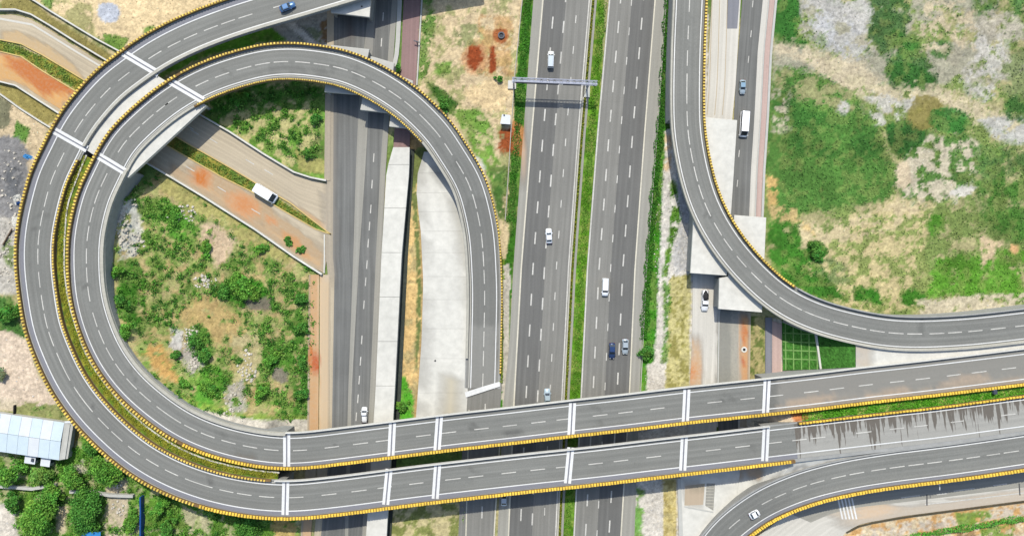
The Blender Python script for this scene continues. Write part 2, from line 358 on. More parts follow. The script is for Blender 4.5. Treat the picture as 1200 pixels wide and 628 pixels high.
# --- dirt between loop and motorway (490-612)
add([(486, -200), (600, -200), (612, 0), (604, 100), (598, 200), (590, 300), (584, 300), (560, 190), (520, 140), (488, 100)], S(222, 200, 160), 1, 1)
add([(486, -200), (600, -200), (612, 0), (604, 100), (598, 200), (590, 300), (584, 300), (560, 190), (520, 140), (488, 100)], S(150, 158, 96), .75, 1, .38, 12)
add([(492, 0), (508, 0), (512, 30), (500, 62), (492, 55)], S(104, 150, 62), .9, 4, .75, 8)
add([(490, 55), (500, 60), (506, 72), (500, 90), (488, 95)], S(96, 140, 52), .9, 4, .85, 8)
add([(560, 20), (600, 20), (602, 90), (565, 90)], S(204, 160, 106), .7, 5, .6, 14)
add(ell(556, 68, 16, 20), S(204, 150, 104), .7, 6)
add(ell(556, 68, 11, 15), RED, 1, 6)
add([(575, 54), (580, 54), (582, 84), (573, 86)], RED, 1, 2.5)
add(ell(587, 42, 9, 9), S(176, 100, 56), .9, 2)
add([(532, 30), (560, 28), (558, 55), (540, 55), (530, 45)], S(140, 150, 96), .8, 4, .6, 8)
add([(510, 75), (530, 72), (528, 88), (512, 90)], S(110, 156, 60), .9, 4, .8, 8)
add([(500, 95), (520, 105), (536, 120), (532, 135), (520, 132), (505, 112)], S(70, 112, 44), 1, 4)
add([(530, 130), (560, 126), (575, 145), (580, 180), (590, 200), (585, 250), (574, 210), (548, 165)], S(120, 160, 70), 1, 4)
add([(530, 130), (560, 126), (575, 145), (580, 180), (590, 200), (585, 250), (574, 210), (548, 165)], S(210, 196, 150), .8, 4, .35, 7)
add([(572, 195), (596, 195), (592, 255), (584, 258), (576, 225)], S(72, 110, 48), .95, 3, .8, 8)
add([(540, 105), (590, 88), (600, 110), (588, 130), (570, 130), (550, 118)], S(230, 204, 158), 1, 5)
add([(586, 150), (602, 146), (614, 160), (606, 178), (596, 182), (584, 176)], S(164, 88, 48), 1, 7)
add([(600, 140), (616, 150), (612, 185), (602, 180)], S(196, 136, 84), .9, 3)
add(ell(562, 195, 5, 14, -20), WH, .9, 4, .7, 6)
add([(586, 262), (596, 262), (594, 300), (588, 310)], S(226, 204, 160), 1, 2)
add([(585, 310), (592, 300), (590, 450), (584, 452)], S(112, 136, 40), 1, 1)
add([(590, 310), (598, 310), (596, 480), (588, 480)], S(196, 188, 170), 1, 1)
# --- ditch and inner strip
add(rect(466, 150, 500, 520), S(190, 160, 110), 1, 1)
add([(476, 180), (490, 180), (492, 300), (494, 360), (490, 450), (484, 480), (470, 480), (474, 300)], S(232, 196, 132), 1, 2)
add([(476, 180), (490, 180), (492, 300), (494, 360), (490, 450), (484, 480), (470, 480), (474, 300)], S(180, 168, 120), .7, 2, .42, 9)
add([(480, 180), (490, 172), (506, 172), (500, 190), (488, 215), (490, 250), (494, 330), (492, 400), (488, 440), (486, 400), (489, 330), (484, 250), (480, 230)], S(120, 130, 74), 1, 2, .85, 6)
add([(462, 440), (474, 440), (486, 470), (484, 495), (462, 495)], S(84, 158, 44), 1, 3)
add(rect(458, 570, 540, 800), S(214, 200, 150), 1, 1)
add(rect(458, 570, 540, 800), S(136, 146, 76), .9, 1, .42, 9)
# --- loop interior (between loop and sidewalk), outside roads
IN = [(240, 122), (300, 96), (385, 96), (384, 212), (345, 203), (300, 175), (262, 152), (240, 140)]
add(IN, S(196, 188, 130), 1, 2); add(IN, S(96, 146, 52), .95, 2, .58, 9)
add([(245, 112), (300, 98), (345, 96), (384, 104), (384, 120), (340, 116), (290, 128), (250, 140)], S(70, 120, 40), .9, 4, .7, 9)
add(ell(372, 165, 10, 40), S(96, 118, 60), .8, 5, .7, 8)
add([(345, 175), (384, 190), (382, 205), (350, 200)], S(170, 164, 100), .9, 3)
IB = [(150, 215), (200, 205), (240, 232), (300, 270), (345, 302), (372, 322), (364, 500), (300, 497), (230, 480), (170, 440), (135, 375), (126, 300), (132, 250)]
add(IB, S(186, 172, 122), 1, 1); add(IB, S(102, 144, 56), .9, 1, .64, 12); add(IB, S(164, 170, 104), .7, 1, .45, 7); add(IB, S(196, 168, 120), .7, 1, .24, 9)
add([(180, 200), (240, 232), (300, 272), (345, 305), (335, 310), (290, 285), (230, 250), (190, 225)], S(178, 170, 106), .9, 3, .8, 8)
add([(232, 258), (255, 262), (275, 280), (270, 305), (258, 315), (245, 300), (236, 280)], S(216, 190, 158), .95, 9, .85, 6)
add([(210, 355), (245, 345), (280, 368), (290, 385), (262, 400), (240, 408), (220, 385), (205, 372)], S(198, 170, 114), .9, 12, .8, 8)
add([(270, 400), (300, 385), (310, 420), (290, 470), (270, 460), (280, 430)], S(202, 188, 140), .9, 5, .7, 8)
add([(212, 405), (230, 402), (240, 430), (225, 440), (214, 425)], S(190, 182, 172), .9, 8, .8, 6)
add([(168, 405), (190, 402), (202, 430), (212, 448), (196, 448), (176, 428)], S(208, 164, 100), .95, 8, .85, 6)
add([(200, 385), (216, 388), (212, 412), (198, 408)], S(206, 202, 196), .9, 4, .8, 7)
add([(136, 230), (160, 240), (168, 270), (158, 300), (140, 305), (136, 270)], S(228, 222, 208), .9, 5, .65, 6)
add([(160, 235), (195, 232), (230, 265), (225, 290), (190, 275), (170, 255)], S(96, 154, 54), 1, 4, .8, 10)
add(ell(155, 345, 18, 40, 0), S(70, 126, 38), 1, 5, .85, 9)
add(ell(285, 342, 30, 18, 10), S(66, 130, 36), 1, 5, .9, 9)
add([(285, 348), (320, 350), (315, 362), (290, 362)], S(132, 122, 108), .9, 4)
add(ell(235, 400, 14, 22, -20), S(68, 124, 40), .9, 5, .8, 9)
add(ell(245, 455, 18, 28, 20), S(84, 146, 46), .95, 5, .8, 9)
add([(335, 330), (366, 330), (364, 490), (345, 490), (338, 420)], S(72, 124, 40), .95, 4, .75, 9)
add(ell(325, 420, 18, 22), S(84, 140, 46), .9, 5, .8, 9)
add(ell(328, 440, 9, 9), S(140, 130, 118), .9, 4)
add([(262, 455), (285, 445), (290, 480), (268, 488)], S(178, 172, 160), .9, 5, .6, 6)
add([(190, 450), (230, 470), (290, 485), (360, 488), (362, 500), (290, 498), (220, 484), (180, 460)], S(140, 164, 72), .8, 3, .7, 8)
add([(225, 478), (300, 492), (362, 492), (362, 506), (290, 506), (220, 492)], S(212, 204, 188), 1, 2)
# --- left outside
add(rect(-400, -300, 160, 180), S(206, 190, 146), 1, 2); add(rect(-400, -300, 160, 180), S(120, 136, 76), .85, 2, .45, 12)
add([(40, -20), (260, -60), (420, -60), (400, 0), (300, 6), (210, 28), (150, 62), (110, 40), (60, 10)], S(232, 208, 164), 1, 4)
add([(38, -5), (110, 5), (110, 45), (140, 60), (90, 40)], S(170, 166, 112), .9, 4, .6, 8)
add([(45, -10), (62, -8), (60, 12), (50, 8)], S(104, 140, 66), .9, 3)
add([(120, 40), (150, 44), (142, 62), (124, 56)], S(110, 150, 60), .95, 3)
add(ell(176, 36, 8, 6), S(104, 146, 56), .9, 3, .8, 5)
add(ell(127, 15, 13, 12), S(194, 198, 206), 1, 3)
add([(0, 0), (38, 0), (60, 20), (130, 64), (122, 74), (60, 34), (30, 16), (0, 14)], S(150, 140, 84), 1, 2)
add([(0, 96), (30, 105), (70, 135), (55, 148), (0, 112)], S(160, 148, 88), 1, 2)
add([(0, 112), (56, 150), (40, 200), (25, 250), (-40, 250), (-40, 112)], S(222, 200, 162), 1, 3)
add([(0, 112), (14, 122), (10, 150), (-10, 150)], S(116, 118, 92), .9, 4)
add([(18, 142), (34, 150), (30, 168), (14, 160)], S(104, 144, 64), 1, 3)
add([(-60, 158), (20, 160), (36, 180), (26, 250), (12, 262), (-60, 280)], S(146, 144, 142), 1, 5)
add([(12, 190), (28, 192), (24, 230), (8, 235), (6, 205)], S(110, 112, 114), .9, 6, .8, 8)
add([(-60, 250), (18, 255), (22, 345), (-60, 345)], S(196, 190, 178), 1, 4)
add([(0, 285), (20, 280), (20, 320), (6, 310)], S(128, 146, 88), .9, 4, .7, 8)
add([(-60, 350), (15, 348), (28, 395), (10, 392), (-60, 382)], S(80, 122, 56), 1, 4)
add([(-60, 385), (12, 388), (30, 398), (45, 440), (70, 475), (-60, 480)], S(226, 206, 182), 1, 3)
add([(-60, 470), (68, 472), (80, 490), (70, 500), (-60, 485)], S(158, 162, 104), 1, 4, .8, 8)
add([(0, 465), (20, 468), (18, 482), (0, 482)], S(222, 206, 180), .9, 3)
add([(82, 495), (95, 500), (92, 545), (78, 545)], S(150, 138, 84), 1, 3)
add([(-400, 530), (80, 530), (100, 505), (140, 545), (200, 580), (270, 600), (352, 606), (352, 900), (-400, 900)], S(98, 142, 52), 1, 3)
add([(-400, 530), (80, 530), (100, 505), (140, 545), (200, 580), (270, 600), (352, 606), (352, 900), (-400, 900)], S(190, 186, 140), .8, 3, .35, 9)
add([(-20, 585), (15, 592), (22, 628), (15, 660), (-20, 660)], S(224, 214, 198), 1, 4)
add([(125, 570), (150, 560), (152, 600), (140, 640), (120, 640)], S(210, 194, 166), .95, 5, .8, 8)
add([(66, 590), (80, 592), (76, 628), (66, 620)], S(212, 194, 160), .9, 4)
add([(215, 595), (245, 600), (250, 640), (215, 640)], S(196, 188, 150), .9, 5, .6, 8)
add([(320, 604), (352, 606), (350, 640), (318, 628)], S(200, 172, 110), .9, 4, .7, 8)
add([(86, 545), (100, 540), (102, 555), (84, 556)], S(214, 206, 186), .9, 4, .7, 6)
# under loop top
add([(240, 44), (330, 30), (350, 44), (300, 52), (240, 66), (190, 90), (180, 84)], S(96, 150, 46), 1, 3)
add([(315, 30), (400, 0), (402, 60), (340, 50)], S(176, 174, 164), 1, 2)
add([(375, 25), (392, 18), (392, 52), (375, 50)], S(150, 116, 74), .9, 3, .7, 8)
add([(350, 30), (378, 34), (376, 50), (350, 46)], S(128, 138, 100), .8, 3, .7, 8)
add([(336, 28), (346, 26), (366, 44), (374, 52), (360, 52), (350, 42)], S(214, 210, 200), 1, 1)
add([(346, 27), (349, 27), (368, 43), (364, 44)], S(150, 148, 142), .9, 1)
# diagonal median
add([(-60, 44), (0, 48), (50, 66), (103, 97), (200, 160), (270, 198), (383, 268), (383, 274), (330, 248), (227, 188), (88, 106), (25, 66), (-60, 60)], S(168, 156, 72), 1, 1)
add([(-60, 44), (0, 48), (50, 66), (103, 97), (200, 160), (270, 198), (383, 268), (383, 274), (330, 248), (227, 188), (88, 106), (25, 66), (-60, 60)], S(90, 130, 52), .9, 1, .5, 7)
# ------------------------------------------------------------------ terrain
xs = np.concatenate([-np.geomspace(3000, 176, 26), np.arange(-170, 170.1, .48), np.geomspace(176, 3000, 26)])
ys = np.concatenate([-np.geomspace(3000, 100, 28), np.arange(-94, 94.1, .48), np.geomspace(100, 3000, 28)])
nx, ny = len(xs), len(ys)
X, Y = np.meshgrid(xs, ys); X = X.ravel(); Y = Y.ravel()
gx = 600 + X / MPP; gy = 314 - Y / MPP
def height(gx, gy):
    """embankment east of the bridges: rises between the service road and the right margin"""
    north = 372 + 12 * sstep(900, 1010, gx) - 6 * sstep(1050, 1300, gx)
    south = 531 - 22 * sstep(940, 1100, gx) - 26 * sstep(1100, 1300, gx)
    ramp_n = sstep(912, 1000, gx); ramp_s = sstep(868, 925, gx)
    t = sstep(440, 490, gy); r = ramp_n * (1 - t) + ramp_s * t
    return 7.2 * r * sstep(north - 2, north + 6, gy) * (1 - sstep(south - 4, south + 4, gy))
Z = height(gx, gy)
# bank of earth against the inner wall of the loop
BI = [(146, 170), (122, 211), (113, 230), (106, 256), (102, 278), (101, 301), (103, 340), (111, 375), (128, 415), (154, 450), (190, 481), (224, 502), (268, 518), (317, 527)]
bt = []
for a_, b_ in zip(BI[:-1], BI[1:]):
    for q in range(8): f_ = q / 8; bt.append((600 + (a_[0] + (b_[0] - a_[0]) * f_ - 600) * .965, 314 + (a_[1] + (b_[1] - a_[1]) * f_ - 314) * .965, a_[1] + (b_[1] - a_[1]) * f_))
sel = np.nonzero((gx > 95) & (gx < 345) & (gy > 195) & (gy < 545))[0]; dmin = np.full(len(sel), 1e9); yb = np.zeros(len(sel))
for (bx, by, yo) in bt:
    d_ = np.hypot(gx[sel] - bx, gy[sel] - by); m_ = d_ < dmin; dmin = np.where(m_, d_, dmin); yb = np.where(m_, yo, yb)
hm = 3.4 + 2.9 * sstep(330, 420, yb)
Z[sel] += hm * (1 - sstep(21, 21 + 26, dmin)) * sstep(210, 240, gy[sel]) * (1 - sstep(318, 336, gx[sel]))
px = 600 + X / MPP * HC / (HC - Z); py = 314 - Y / MPP * HC / (HC - Z)
base = np.array(S(186, 176, 128))[None, :] * np.ones((len(px), 1))
t = sstep(.42, .6, fbm(px / 60, py / 60, 77, 5))[:, None]; far = ((abs(X) > 172) | (abs(Y) > 96))[:, None]; t = np.where(far, .6, t); base = base * (1 - t) + np.array(S(112, 142, 72))[None, :] * t
colr, _ = paint(px, py, L, base); edge_ = np.clip(np.maximum(abs(X) - 160, (abs(Y) - 88)) / 10, 0, 1)[:, None]; colr = colr * (1 - edge_) + base * edge_
pn = fbm(px / 34, py / 34, 201, 5)[:, None]; isg = sstep(1.05, 1.5, colr[:, 1] / (colr[:, 0] + .01))[:, None]      # patchy tone inside the greens
far_ = np.hypot(np.maximum(abs(X) - 172, 0), np.maximum(abs(Y) - 96, 0))[:, None] > 0
isg = np.where(far_, 0, isg)
colr = colr * (1 + isg * (.04 + (pn - .5) * .9)) + isg * sstep(.5, .62, fbm(px / 9, py / 9, 207, 4))[:, None] * .35 * (np.array(S(150, 160, 92)) - colr)
mott = fbm(px / 3.2, py / 3.2, 90, 3)[:, None]; near = (abs(X) < 172) & (abs(Y) < 96)
colr = colr * np.where(near[:, None], 0.76 + .54 * mott, 1.03)
rough_amp = (colr[:, 1] > colr[:, 0] * 1.05).astype(float)
Zb = -0.12 + (fbm(gx / 6, gy / 6, 55, 4) - .5) * .5 * near
# keep the sheet below every carriageway
flat = np.zeros(len(px), bool)
for poly in ([(500, -300), (620, -300), (600, 300), (580, 480), (535, 640), (530, 900), (780, 900), (752, 640), (760, 300), (790, -300)],
             [(370, -300), (500, -300), (486, 170), (478, 300), (465, 700), (345, 700), (372, 320)],
             rect(800, -300, 915, 800), [(-200, 0), (0, 8), (60, 28), (120, 68), (270, 150), (385, 210), (385, 330), (340, 302), (200, 210), (60, 135), (0, 100), (-200, 90)],
             rect(484, 170, 590, 500), [(860, 640), (905, 590), (1400, 520), (1400, 600), (1000, 625), (960, 680)]):
    flat |= inside(poly, gx, gy)
Zb = np.where(flat, -0.25, Zb)
Z = Z + Zb
idx = np.arange(nx * ny).reshape(ny, nx)
F = np.stack([idx[:-1, :-1], idx[:-1, 1:], idx[1:, 1:], idx[1:, :-1]], -1).reshape(-1, 4)
me = bpy.data.meshes.new('ground'); me.vertices.add(nx * ny); me.vertices.foreach_set('co', np.stack([X, Y, Z], -1).ravel())
me.loops.add(F.size); me.loops.foreach_set('vertex_index', F.ravel()); me.polygons.add(len(F)); me.polygons.foreach_set('loop_start', np.arange(len(F)) * 4)
a = me.color_attributes.new('stain', 'FLOAT_COLOR', 'POINT'); a.data.foreach_set('color', np.concatenate([colr, np.ones((len(colr), 1))], 1).astype(np.float32).ravel())
me.polygons.foreach_set('use_smooth', [True] * len(F)); me.materials.append(M['ground']); me.update(calc_edges=True)
ground = bpy.data.objects.new('ground', me); C.objects.link(ground); tag(ground, kind='structure')
def ground_z(x, y):
    i = min(max(int(np.searchsorted(xs, x)) - 1, 0), nx - 2); j = min(max(int(np.searchsorted(ys, y)) - 1, 0), ny - 2)
    return float(Z[j * nx + i])
# ------------------------------------------------------------------ road stains
RS = []
def st(poly, c, a=.8, rag=3, dens=1, ss=8): RS.append((poly, c, a, rag, dens, ss))
ORG = S(208, 122, 50)
# diagonal roads
st([(0, 60), (25, 66), (50, 83), (88, 106), (72, 122), (50, 108), (25, 85), (0, 75)], S(218, 160, 104), .9, 4)
st([(-40, 62), (25, 67), (50, 84), (88, 107), (70, 130), (45, 112), (20, 96), (-40, 92)], S(232, 178, 108), .9, 4)
st([(8, 66), (28, 68), (50, 83), (88, 104), (84, 114), (66, 108), (50, 112), (36, 98), (20, 86), (10, 80)], S(202, 116, 52), .95, 6)
st([(0, 36), (20, 36), (50, 50), (75, 66), (100, 90), (96, 96), (60, 76), (25, 56), (0, 50)], S(230, 194, 140), .8, 4)
st([(200, 190), (378, 310), (378, 320), (300, 268), (200, 204)], S(222, 186, 142), .7, 4)
st([(215, 195), (240, 190), (300, 230), (340, 262), (378, 292), (378, 315), (340, 290), (300, 258), (240, 222)], S(222, 182, 132), .7, 5)
st(ell(236, 208, 15, 13, 30), S(218, 156, 104), .7, 5); st(ell(236, 208, 9, 9), ORG, 1, 4); st(ell(285, 240, 24, 13, 30), S(218, 156, 104), .7, 5); st(ell(285, 240, 11, 9, 20), ORG, 1, 4); st(ell(285, 240, 22, 14, 30), S(218, 160, 110), .6, 4); st(ell(317, 258, 8, 5, 20), S(218, 150, 96), .8, 3)
st([(330, 268), (352, 282), (360, 296), (362, 302), (350, 298), (332, 280)], S(218, 150, 84), .7, 4)
st([(320, 225), (384, 262), (384, 272), (310, 232)], S(224, 180, 128), .8, 3)
# sidewalk left of E
st(rect(362, 318, 376, 520), S(222, 174, 122), .9, 2); st(ell(371, 424, 6, 12), S(196, 96, 46), .95, 2); st(rect(355, 590, 368, 660), S(226, 184, 138), .9, 2)
st(rect(374, 320, 386, 520), S(228, 200, 162), .9, 2)
st(rect(360, 400, 366, 440), ORG, .8, 2)
# H lanes
st([(808, 400), (824, 400), (820, 460), (806, 460)], S(226, 186, 140), .85, 4); st(ell(804, 436, 9, 7), S(206, 110, 52), .95, 3); st(ell(808, 436, 16, 14), S(222, 160, 104), .6, 4)
st([(842, 364), (868, 364), (868, 470), (840, 470)], S(168, 166, 154), .9, 2); st([(857, 364), (868, 364), (868, 470), (856, 470)], S(194, 188, 172), .7, 4); st(rect(867, 370, 877, 460), S(226, 168, 112), .9, 2); st(ell(872, 392, 4, 12), S(206, 118, 60), .8, 2); st(ell(872, 425, 3, 5), S(196, 100, 56), .9, 2)
st(rect(800, 568, 826, 596), S(222, 200, 172), .8, 3)
# B east mud
# E top sepia, orange
st(rect(392, 42, 402, 60), S(206, 150, 96), .8, 3); st(rect(404, 20, 415, 60), S(146, 124, 112), .5, 5)
# M1 rust
st([(605, 150), (616, 148), (614, 180), (606, 200)], S(206, 150, 98), .85, 3)
st(ell(612, 185, 5, 22), S(214, 186, 158), .7, 4)
# K dust
st([(960, 600), (1100, 588), (1210, 570), (1210, 590), (1000, 620)], S(222, 204, 180), .8, 4)
st([(1000, 588), (1040, 584), (1050, 600), (1004, 610)], S(228, 200, 168), .9, 4)
# frontage apron bricks, dirt
st([(866, 544), (905, 548), (892, 560), (866, 562)], S(222, 188, 150), .8, 4, .8, 8)
st([(905, 530), (1060, 515), (1210, 500), (1210, 516), (1000, 545), (905, 575)], S(176, 172, 160), .5, 5, .42, 6)
st([(521, 447), (543, 441), (541, 500), (519, 500)], S(226, 214, 184), .8, 3)
st([(487, 180), (495, 180), (494, 330), (498, 400), (492, 480), (486, 480)], S(214, 210, 196), .5, 3, .6, 5)
st([(1000, 395), (1020, 400), (1030, 438), (1004, 442)], S(224, 206, 182), .7, 3)
st(ell(540, 320, 7, 90), S(238, 232, 214), .6, 4); st(ell(535, 260, 4, 26), S(150, 146, 138), .35, 4, .6, 6); st(ell(518, 256, 12, 1.2, 5), S(120, 118, 112), .5, 2); st(ell(512, 203, 9, 1.1, 0), S(130, 128, 122), .5, 1.6); st(ell(516, 295, 12, 1.0, 3), S(150, 148, 140), .5, 1.6)
st(rect(378, 100, 396, 330), S(206, 196, 180), .5, 4); st(rect(428, 40, 440, 65), S(190, 188, 182), .5, 3)
_g = RS; RS = []
Bpts0 = [(350, 80), (260, 92), (170, 150), (115, 230), (105, 330), (150, 440), (260, 515), (390, 522), (560, 502), (700, 487), (850, 470), (1000, 455), (48, 260), (60, 390), (110, 480), (240, 568), (400, 578), (560, 558), (720, 540), (880, 520), (567, 300), (540, 200), (480, 125), (806, 100), (830, 250), (900, 338), (1030, 388), (1130, 390), (950, 566), (1100, 541)]
st([(905, 482), (1210, 440), (1210, 452), (905, 496)], S(182, 160, 138), .0, 3)
st([(905, 474), (960, 464), (1050, 458), (1210, 436), (1210, 458), (905, 490)], S(186, 170, 150), .85, 6)
st([(910, 440), (1210, 405), (1210, 440), (910, 475)], S(168, 164, 154), .8, 6)
st([(255, 532), (300, 532), (300, 548), (255, 545)], S(160, 142, 120), .5, 6)
st([(898, 440), (1010, 425), (1010, 480), (898, 488)], S(146, 142, 134), .5, 8)
for _q in [(950, 470), (1040, 460), (1130, 446)]: st(ell(_q[0], _q[1], 30, 6, -8), S(196, 172, 146), .6, 5)
st([(300, 74), (420, 80), (420, 92), (300, 90)], S(150, 150, 146), .3, 6, .5, 14)
for _k in range(46):
    _x, _y = random.choice(Bpts0); _x += random.uniform(-9, 9); _y += random.uniform(-9, 9)
    st(ell(_x, _y, random.uniform(2, 9), random.uniform(.8, 2.2), random.uniform(-30, 30)), S(104, 103, 100) if random.random() < .55 else S(158, 156, 148), random.uniform(.2, .5), 2)
st([(548, 235), (580, 235), (590, 460), (540, 460), (542, 300)], S(160, 159, 152), .55, 8); st([(545, 380), (590, 380), (590, 460), (543, 460)], S(176, 174, 166), .5, 7)
st(ell(600, 508, 14, 2.5, -7), S(96, 96, 96), .5, 3); st(ell(700, 545, 10, 2, -7), S(100, 100, 98), .4, 3); st(ell(1080, 380, 4, 12, 0), S(104, 104, 104), .3, 3)
RSR = RS; RS = _g
# ------------------------------------------------------------------ strips between two polylines
def resample(pts, n):
    p = np.asarray(pts, float); d = np.r_[0, np.cumsum(np.hypot(*np.diff(p[:, :2], axis=0).T))]; t = np.linspace(0, d[-1], n)
    return np.stack([np.interp(t, d, p[:, k]) for k in range(p.shape[1])], 1)
def strip(name, left, right, z, mat, parent=None, nu=8, step=4.0, stain=True, kind=None, thick=0):
    Lw = [P(p[0], p[1], p[2] if len(p) > 2 else z) for p in left]; Rw = [P(p[0], p[1], p[2] if len(p) > 2 else z) for p in right]
    ln = sum((Lw[i + 1] - Lw[i]).length for i in range(len(Lw) - 1)); n = max(2, int(ln / step) + 1)
    a = resample(Lw, n); b = resample(Rw, n)
    V = []; UV = []
    for i in range(n):
        for k in range(nu + 1):
            f = k / nu; V.append(a[i] * (1 - f) + b[i] * f); UV.append((np.linalg.norm(b[i] - a[i]) * f, ln * i / (n - 1)))
    V = np.array(V); F = [(i * (nu + 1) + k, (i + 1) * (nu + 1) + k, (i + 1) * (nu + 1) + k + 1, i * (nu + 1) + k + 1) for i in range(n - 1) for k in range(nu)]
    col = None
    if stain:
        s = HC / (HC - V[:, 2]) / MPP
        c, al = paint(600 + V[:, 0] * s, 314 - V[:, 1] * s, RS); col = np.concatenate([c, al[:, None]], 1)
    if thick:                                  # close it into a slab
        nb = len(V); V = np.concatenate([V, V - [0, 0, thick]]); w_ = nu + 1
        ring = [i * w_ for i in range(n)] + [(n - 1) * w_ + k for k in range(1, w_)] + [i * w_ + nu for i in range(n - 2, -1, -1)] + [k for k in range(nu - 1, 0, -1)]
        F += [(ring[j], ring[(j + 1) % len(ring)], ring[(j + 1) % len(ring)] + nb, ring[j] + nb) for j in range(len(ring))]
        UV = UV + UV
        if col is not None: col = np.concatenate([col, col])
    loc = (0, 0, 0)
    o = mesh(name, V, F, mat, parent, uv=UV, col=col)
    bm = bmesh.new(); bm.from_mesh(o.data); bmesh.ops.recalc_face_normals(bm, faces=bm.faces)
    if not thick:
        bm.faces.ensure_lookup_table()
        if bm.faces[0].normal.z < 0: bmesh.ops.reverse_faces(bm, faces=bm.faces)
    bm.to_mesh(o.data); bm.free()
    if kind: tag(o, kind=kind)
    return o
def off(line, dx): return [(p[0] + dx,) + tuple(p[1:]) for p in line]
def lerpx(line, y):
    ysl = [p[1] for p in line]; xsl = [p[0] for p in line]; return float(np.interp(y, ysl, xsl))
def vdash(road, lineL, lineR, f, yc, half, wpx, mat, z=.03):
    xc = [lerpx(lineL, y) * (1 - f) + lerpx(lineR, y) * f for y in (yc - half, yc + half)]
    return strip('lane_dash', [(xc[0] - wpx / 2, yc - half), (xc[1] - wpx / 2, yc + half)], [(xc[0] + wpx / 2, yc - half), (xc[1] + wpx / 2, yc + half)], z, mat, road, 1, 4, False)
# motorway
def extend(pts, a=-260, b=860):
    (x0, y0), (x1, y1) = pts[0], pts[1]; (x2, y2), (x3, y3) = pts[-2], pts[-1]
    return [(x0 + (x1 - x0) / (y1 - y0) * (a - y0), a)] + pts + [(x3 + (x3 - x2) / (y3 - y2) * (b - y3), b)]
m1L = extend([(636.5, 0), (623, 160), (611, 315), (602.5, 472), (596, 628)]); m1R = extend([(690.5, 0), (677, 160), (666, 315), (658, 472), (651, 628)])
m2L = extend([(714.6, 0), (700.5, 160), (688.7, 315), (681, 472), (673, 628)]); m2R = extend([(767.6, 0), (755, 160), (744, 315), (737, 472), (727.5, 628)])
m1SL = extend([(625, 0), (613, 160), (601.5, 315), (597, 400), (590, 472), (583, 628)]); m2SR = extend([(779.6, 0), (769, 160), (756, 315), (749, 472), (743.5, 628)])
mid1 = [(lerpx(m1L, p[1]) * .5 + lerpx(m1R, p[1]) * .5, p[1]) for p in m1L]; mid2 = [(lerpx(m2L, p[1]) * .51 + lerpx(m2R, p[1]) * .49, p[1]) for p in m2L]
for nm, a_, b_, sl_, sr_, da, db, lines in (('motorway_road', m1L, m1R, m1SL, off(m1R, 1.5), m1L, mid1, (.245, .49, .745)), ('motorway_road', m2L, m2R, off(m2L, -1.2), m2SR, mid2, m2R, (.24, .485, .745))):
    r = strip(nm, sl_, sr_, .02, M['asphalt_main'], None, 14, 6, True, 'structure')
    strip('resurfaced_lanes', da, db, .024, M['asphalt_dark'], r, 8, 6)
    if a_ is m1L: strip('hard_shoulder', sl_, off(a_, -.3), .024, M['shoulder'], r, 4, 6)
    else: strip('hard_shoulder', off(b_, .3), sr_, .024, M['shoulder'], r, 4, 6)
    strip('edge_line', off(a_, -1.0), off(a_, .6), .03, M['cream'] if a_ is m1L else M['white_worn'], r, 1, 8, False)
    strip('edge_line', off(b_, -.6), off(b_, .9), .03, M['cream'] if b_ is m2R else M['white_worn'], r, 1, 8, False)
    for k, f in enumerate(lines):
        y = -60 + (0, 5, -4)[k] + (0 if a_ is m1L else 8)
        while y < 690:
            weak = (a_ is m1L and k == 2) or (a_ is m2L and k == 1)
            vdash(r, a_, b_, f, y + 15, 4.5 if weak else 7, 1.1 if weak else 1.6, M['white_worn'])
            y += 36 if a_ is m1L else 34.6
# median path and kerb
ms = strip('median_path', off(m1R, 6.3), off(m1R, 9), .03, M['shoulder'], None, 2, 6, False, 'structure')
# frontage road below the loop end, and pale margin
fr = strip('frontage_road', [(547, 450), (545, 480), (541, 540), (537, 628), (532, 860)], [(588, 450), (586, 480), (583, 540), (578, 628), (570, 860)], .028, M['asphalt_main'], None, 8, 5, True, 'structure')
strip('edge_line', [(587.5, 478), (578, 628), (570, 860)], [(589, 478), (579.5, 628), (571.5, 860)], .04, M['cream'], fr, 1, 8, False)
strip('edge_line', [(549, 480), (547, 560), (545, 640)], [(550.3, 480), (548.3, 560), (546.3, 640)], .04, M['cream'], fr, 1, 8, False)
strip('merge_bar', [(544.5, 459.5), (565, 453), (585.5, 447)], [(546, 465.5), (566, 459), (586, 452.5)], .4, M['white'], fr, 2, 2, False, thick=.1)
for y in (480, 600, 640): strip('lane_dash', [(568 - (y - 480) * .03, y - 7), (568 - (y - 466) * .03, y + 7)], [(569.4 - (y - 480) * .03, y - 7), (569.4 - (y - 466) * .03, y + 7)], .04, M['white_worn'], fr, 1, 4, False)
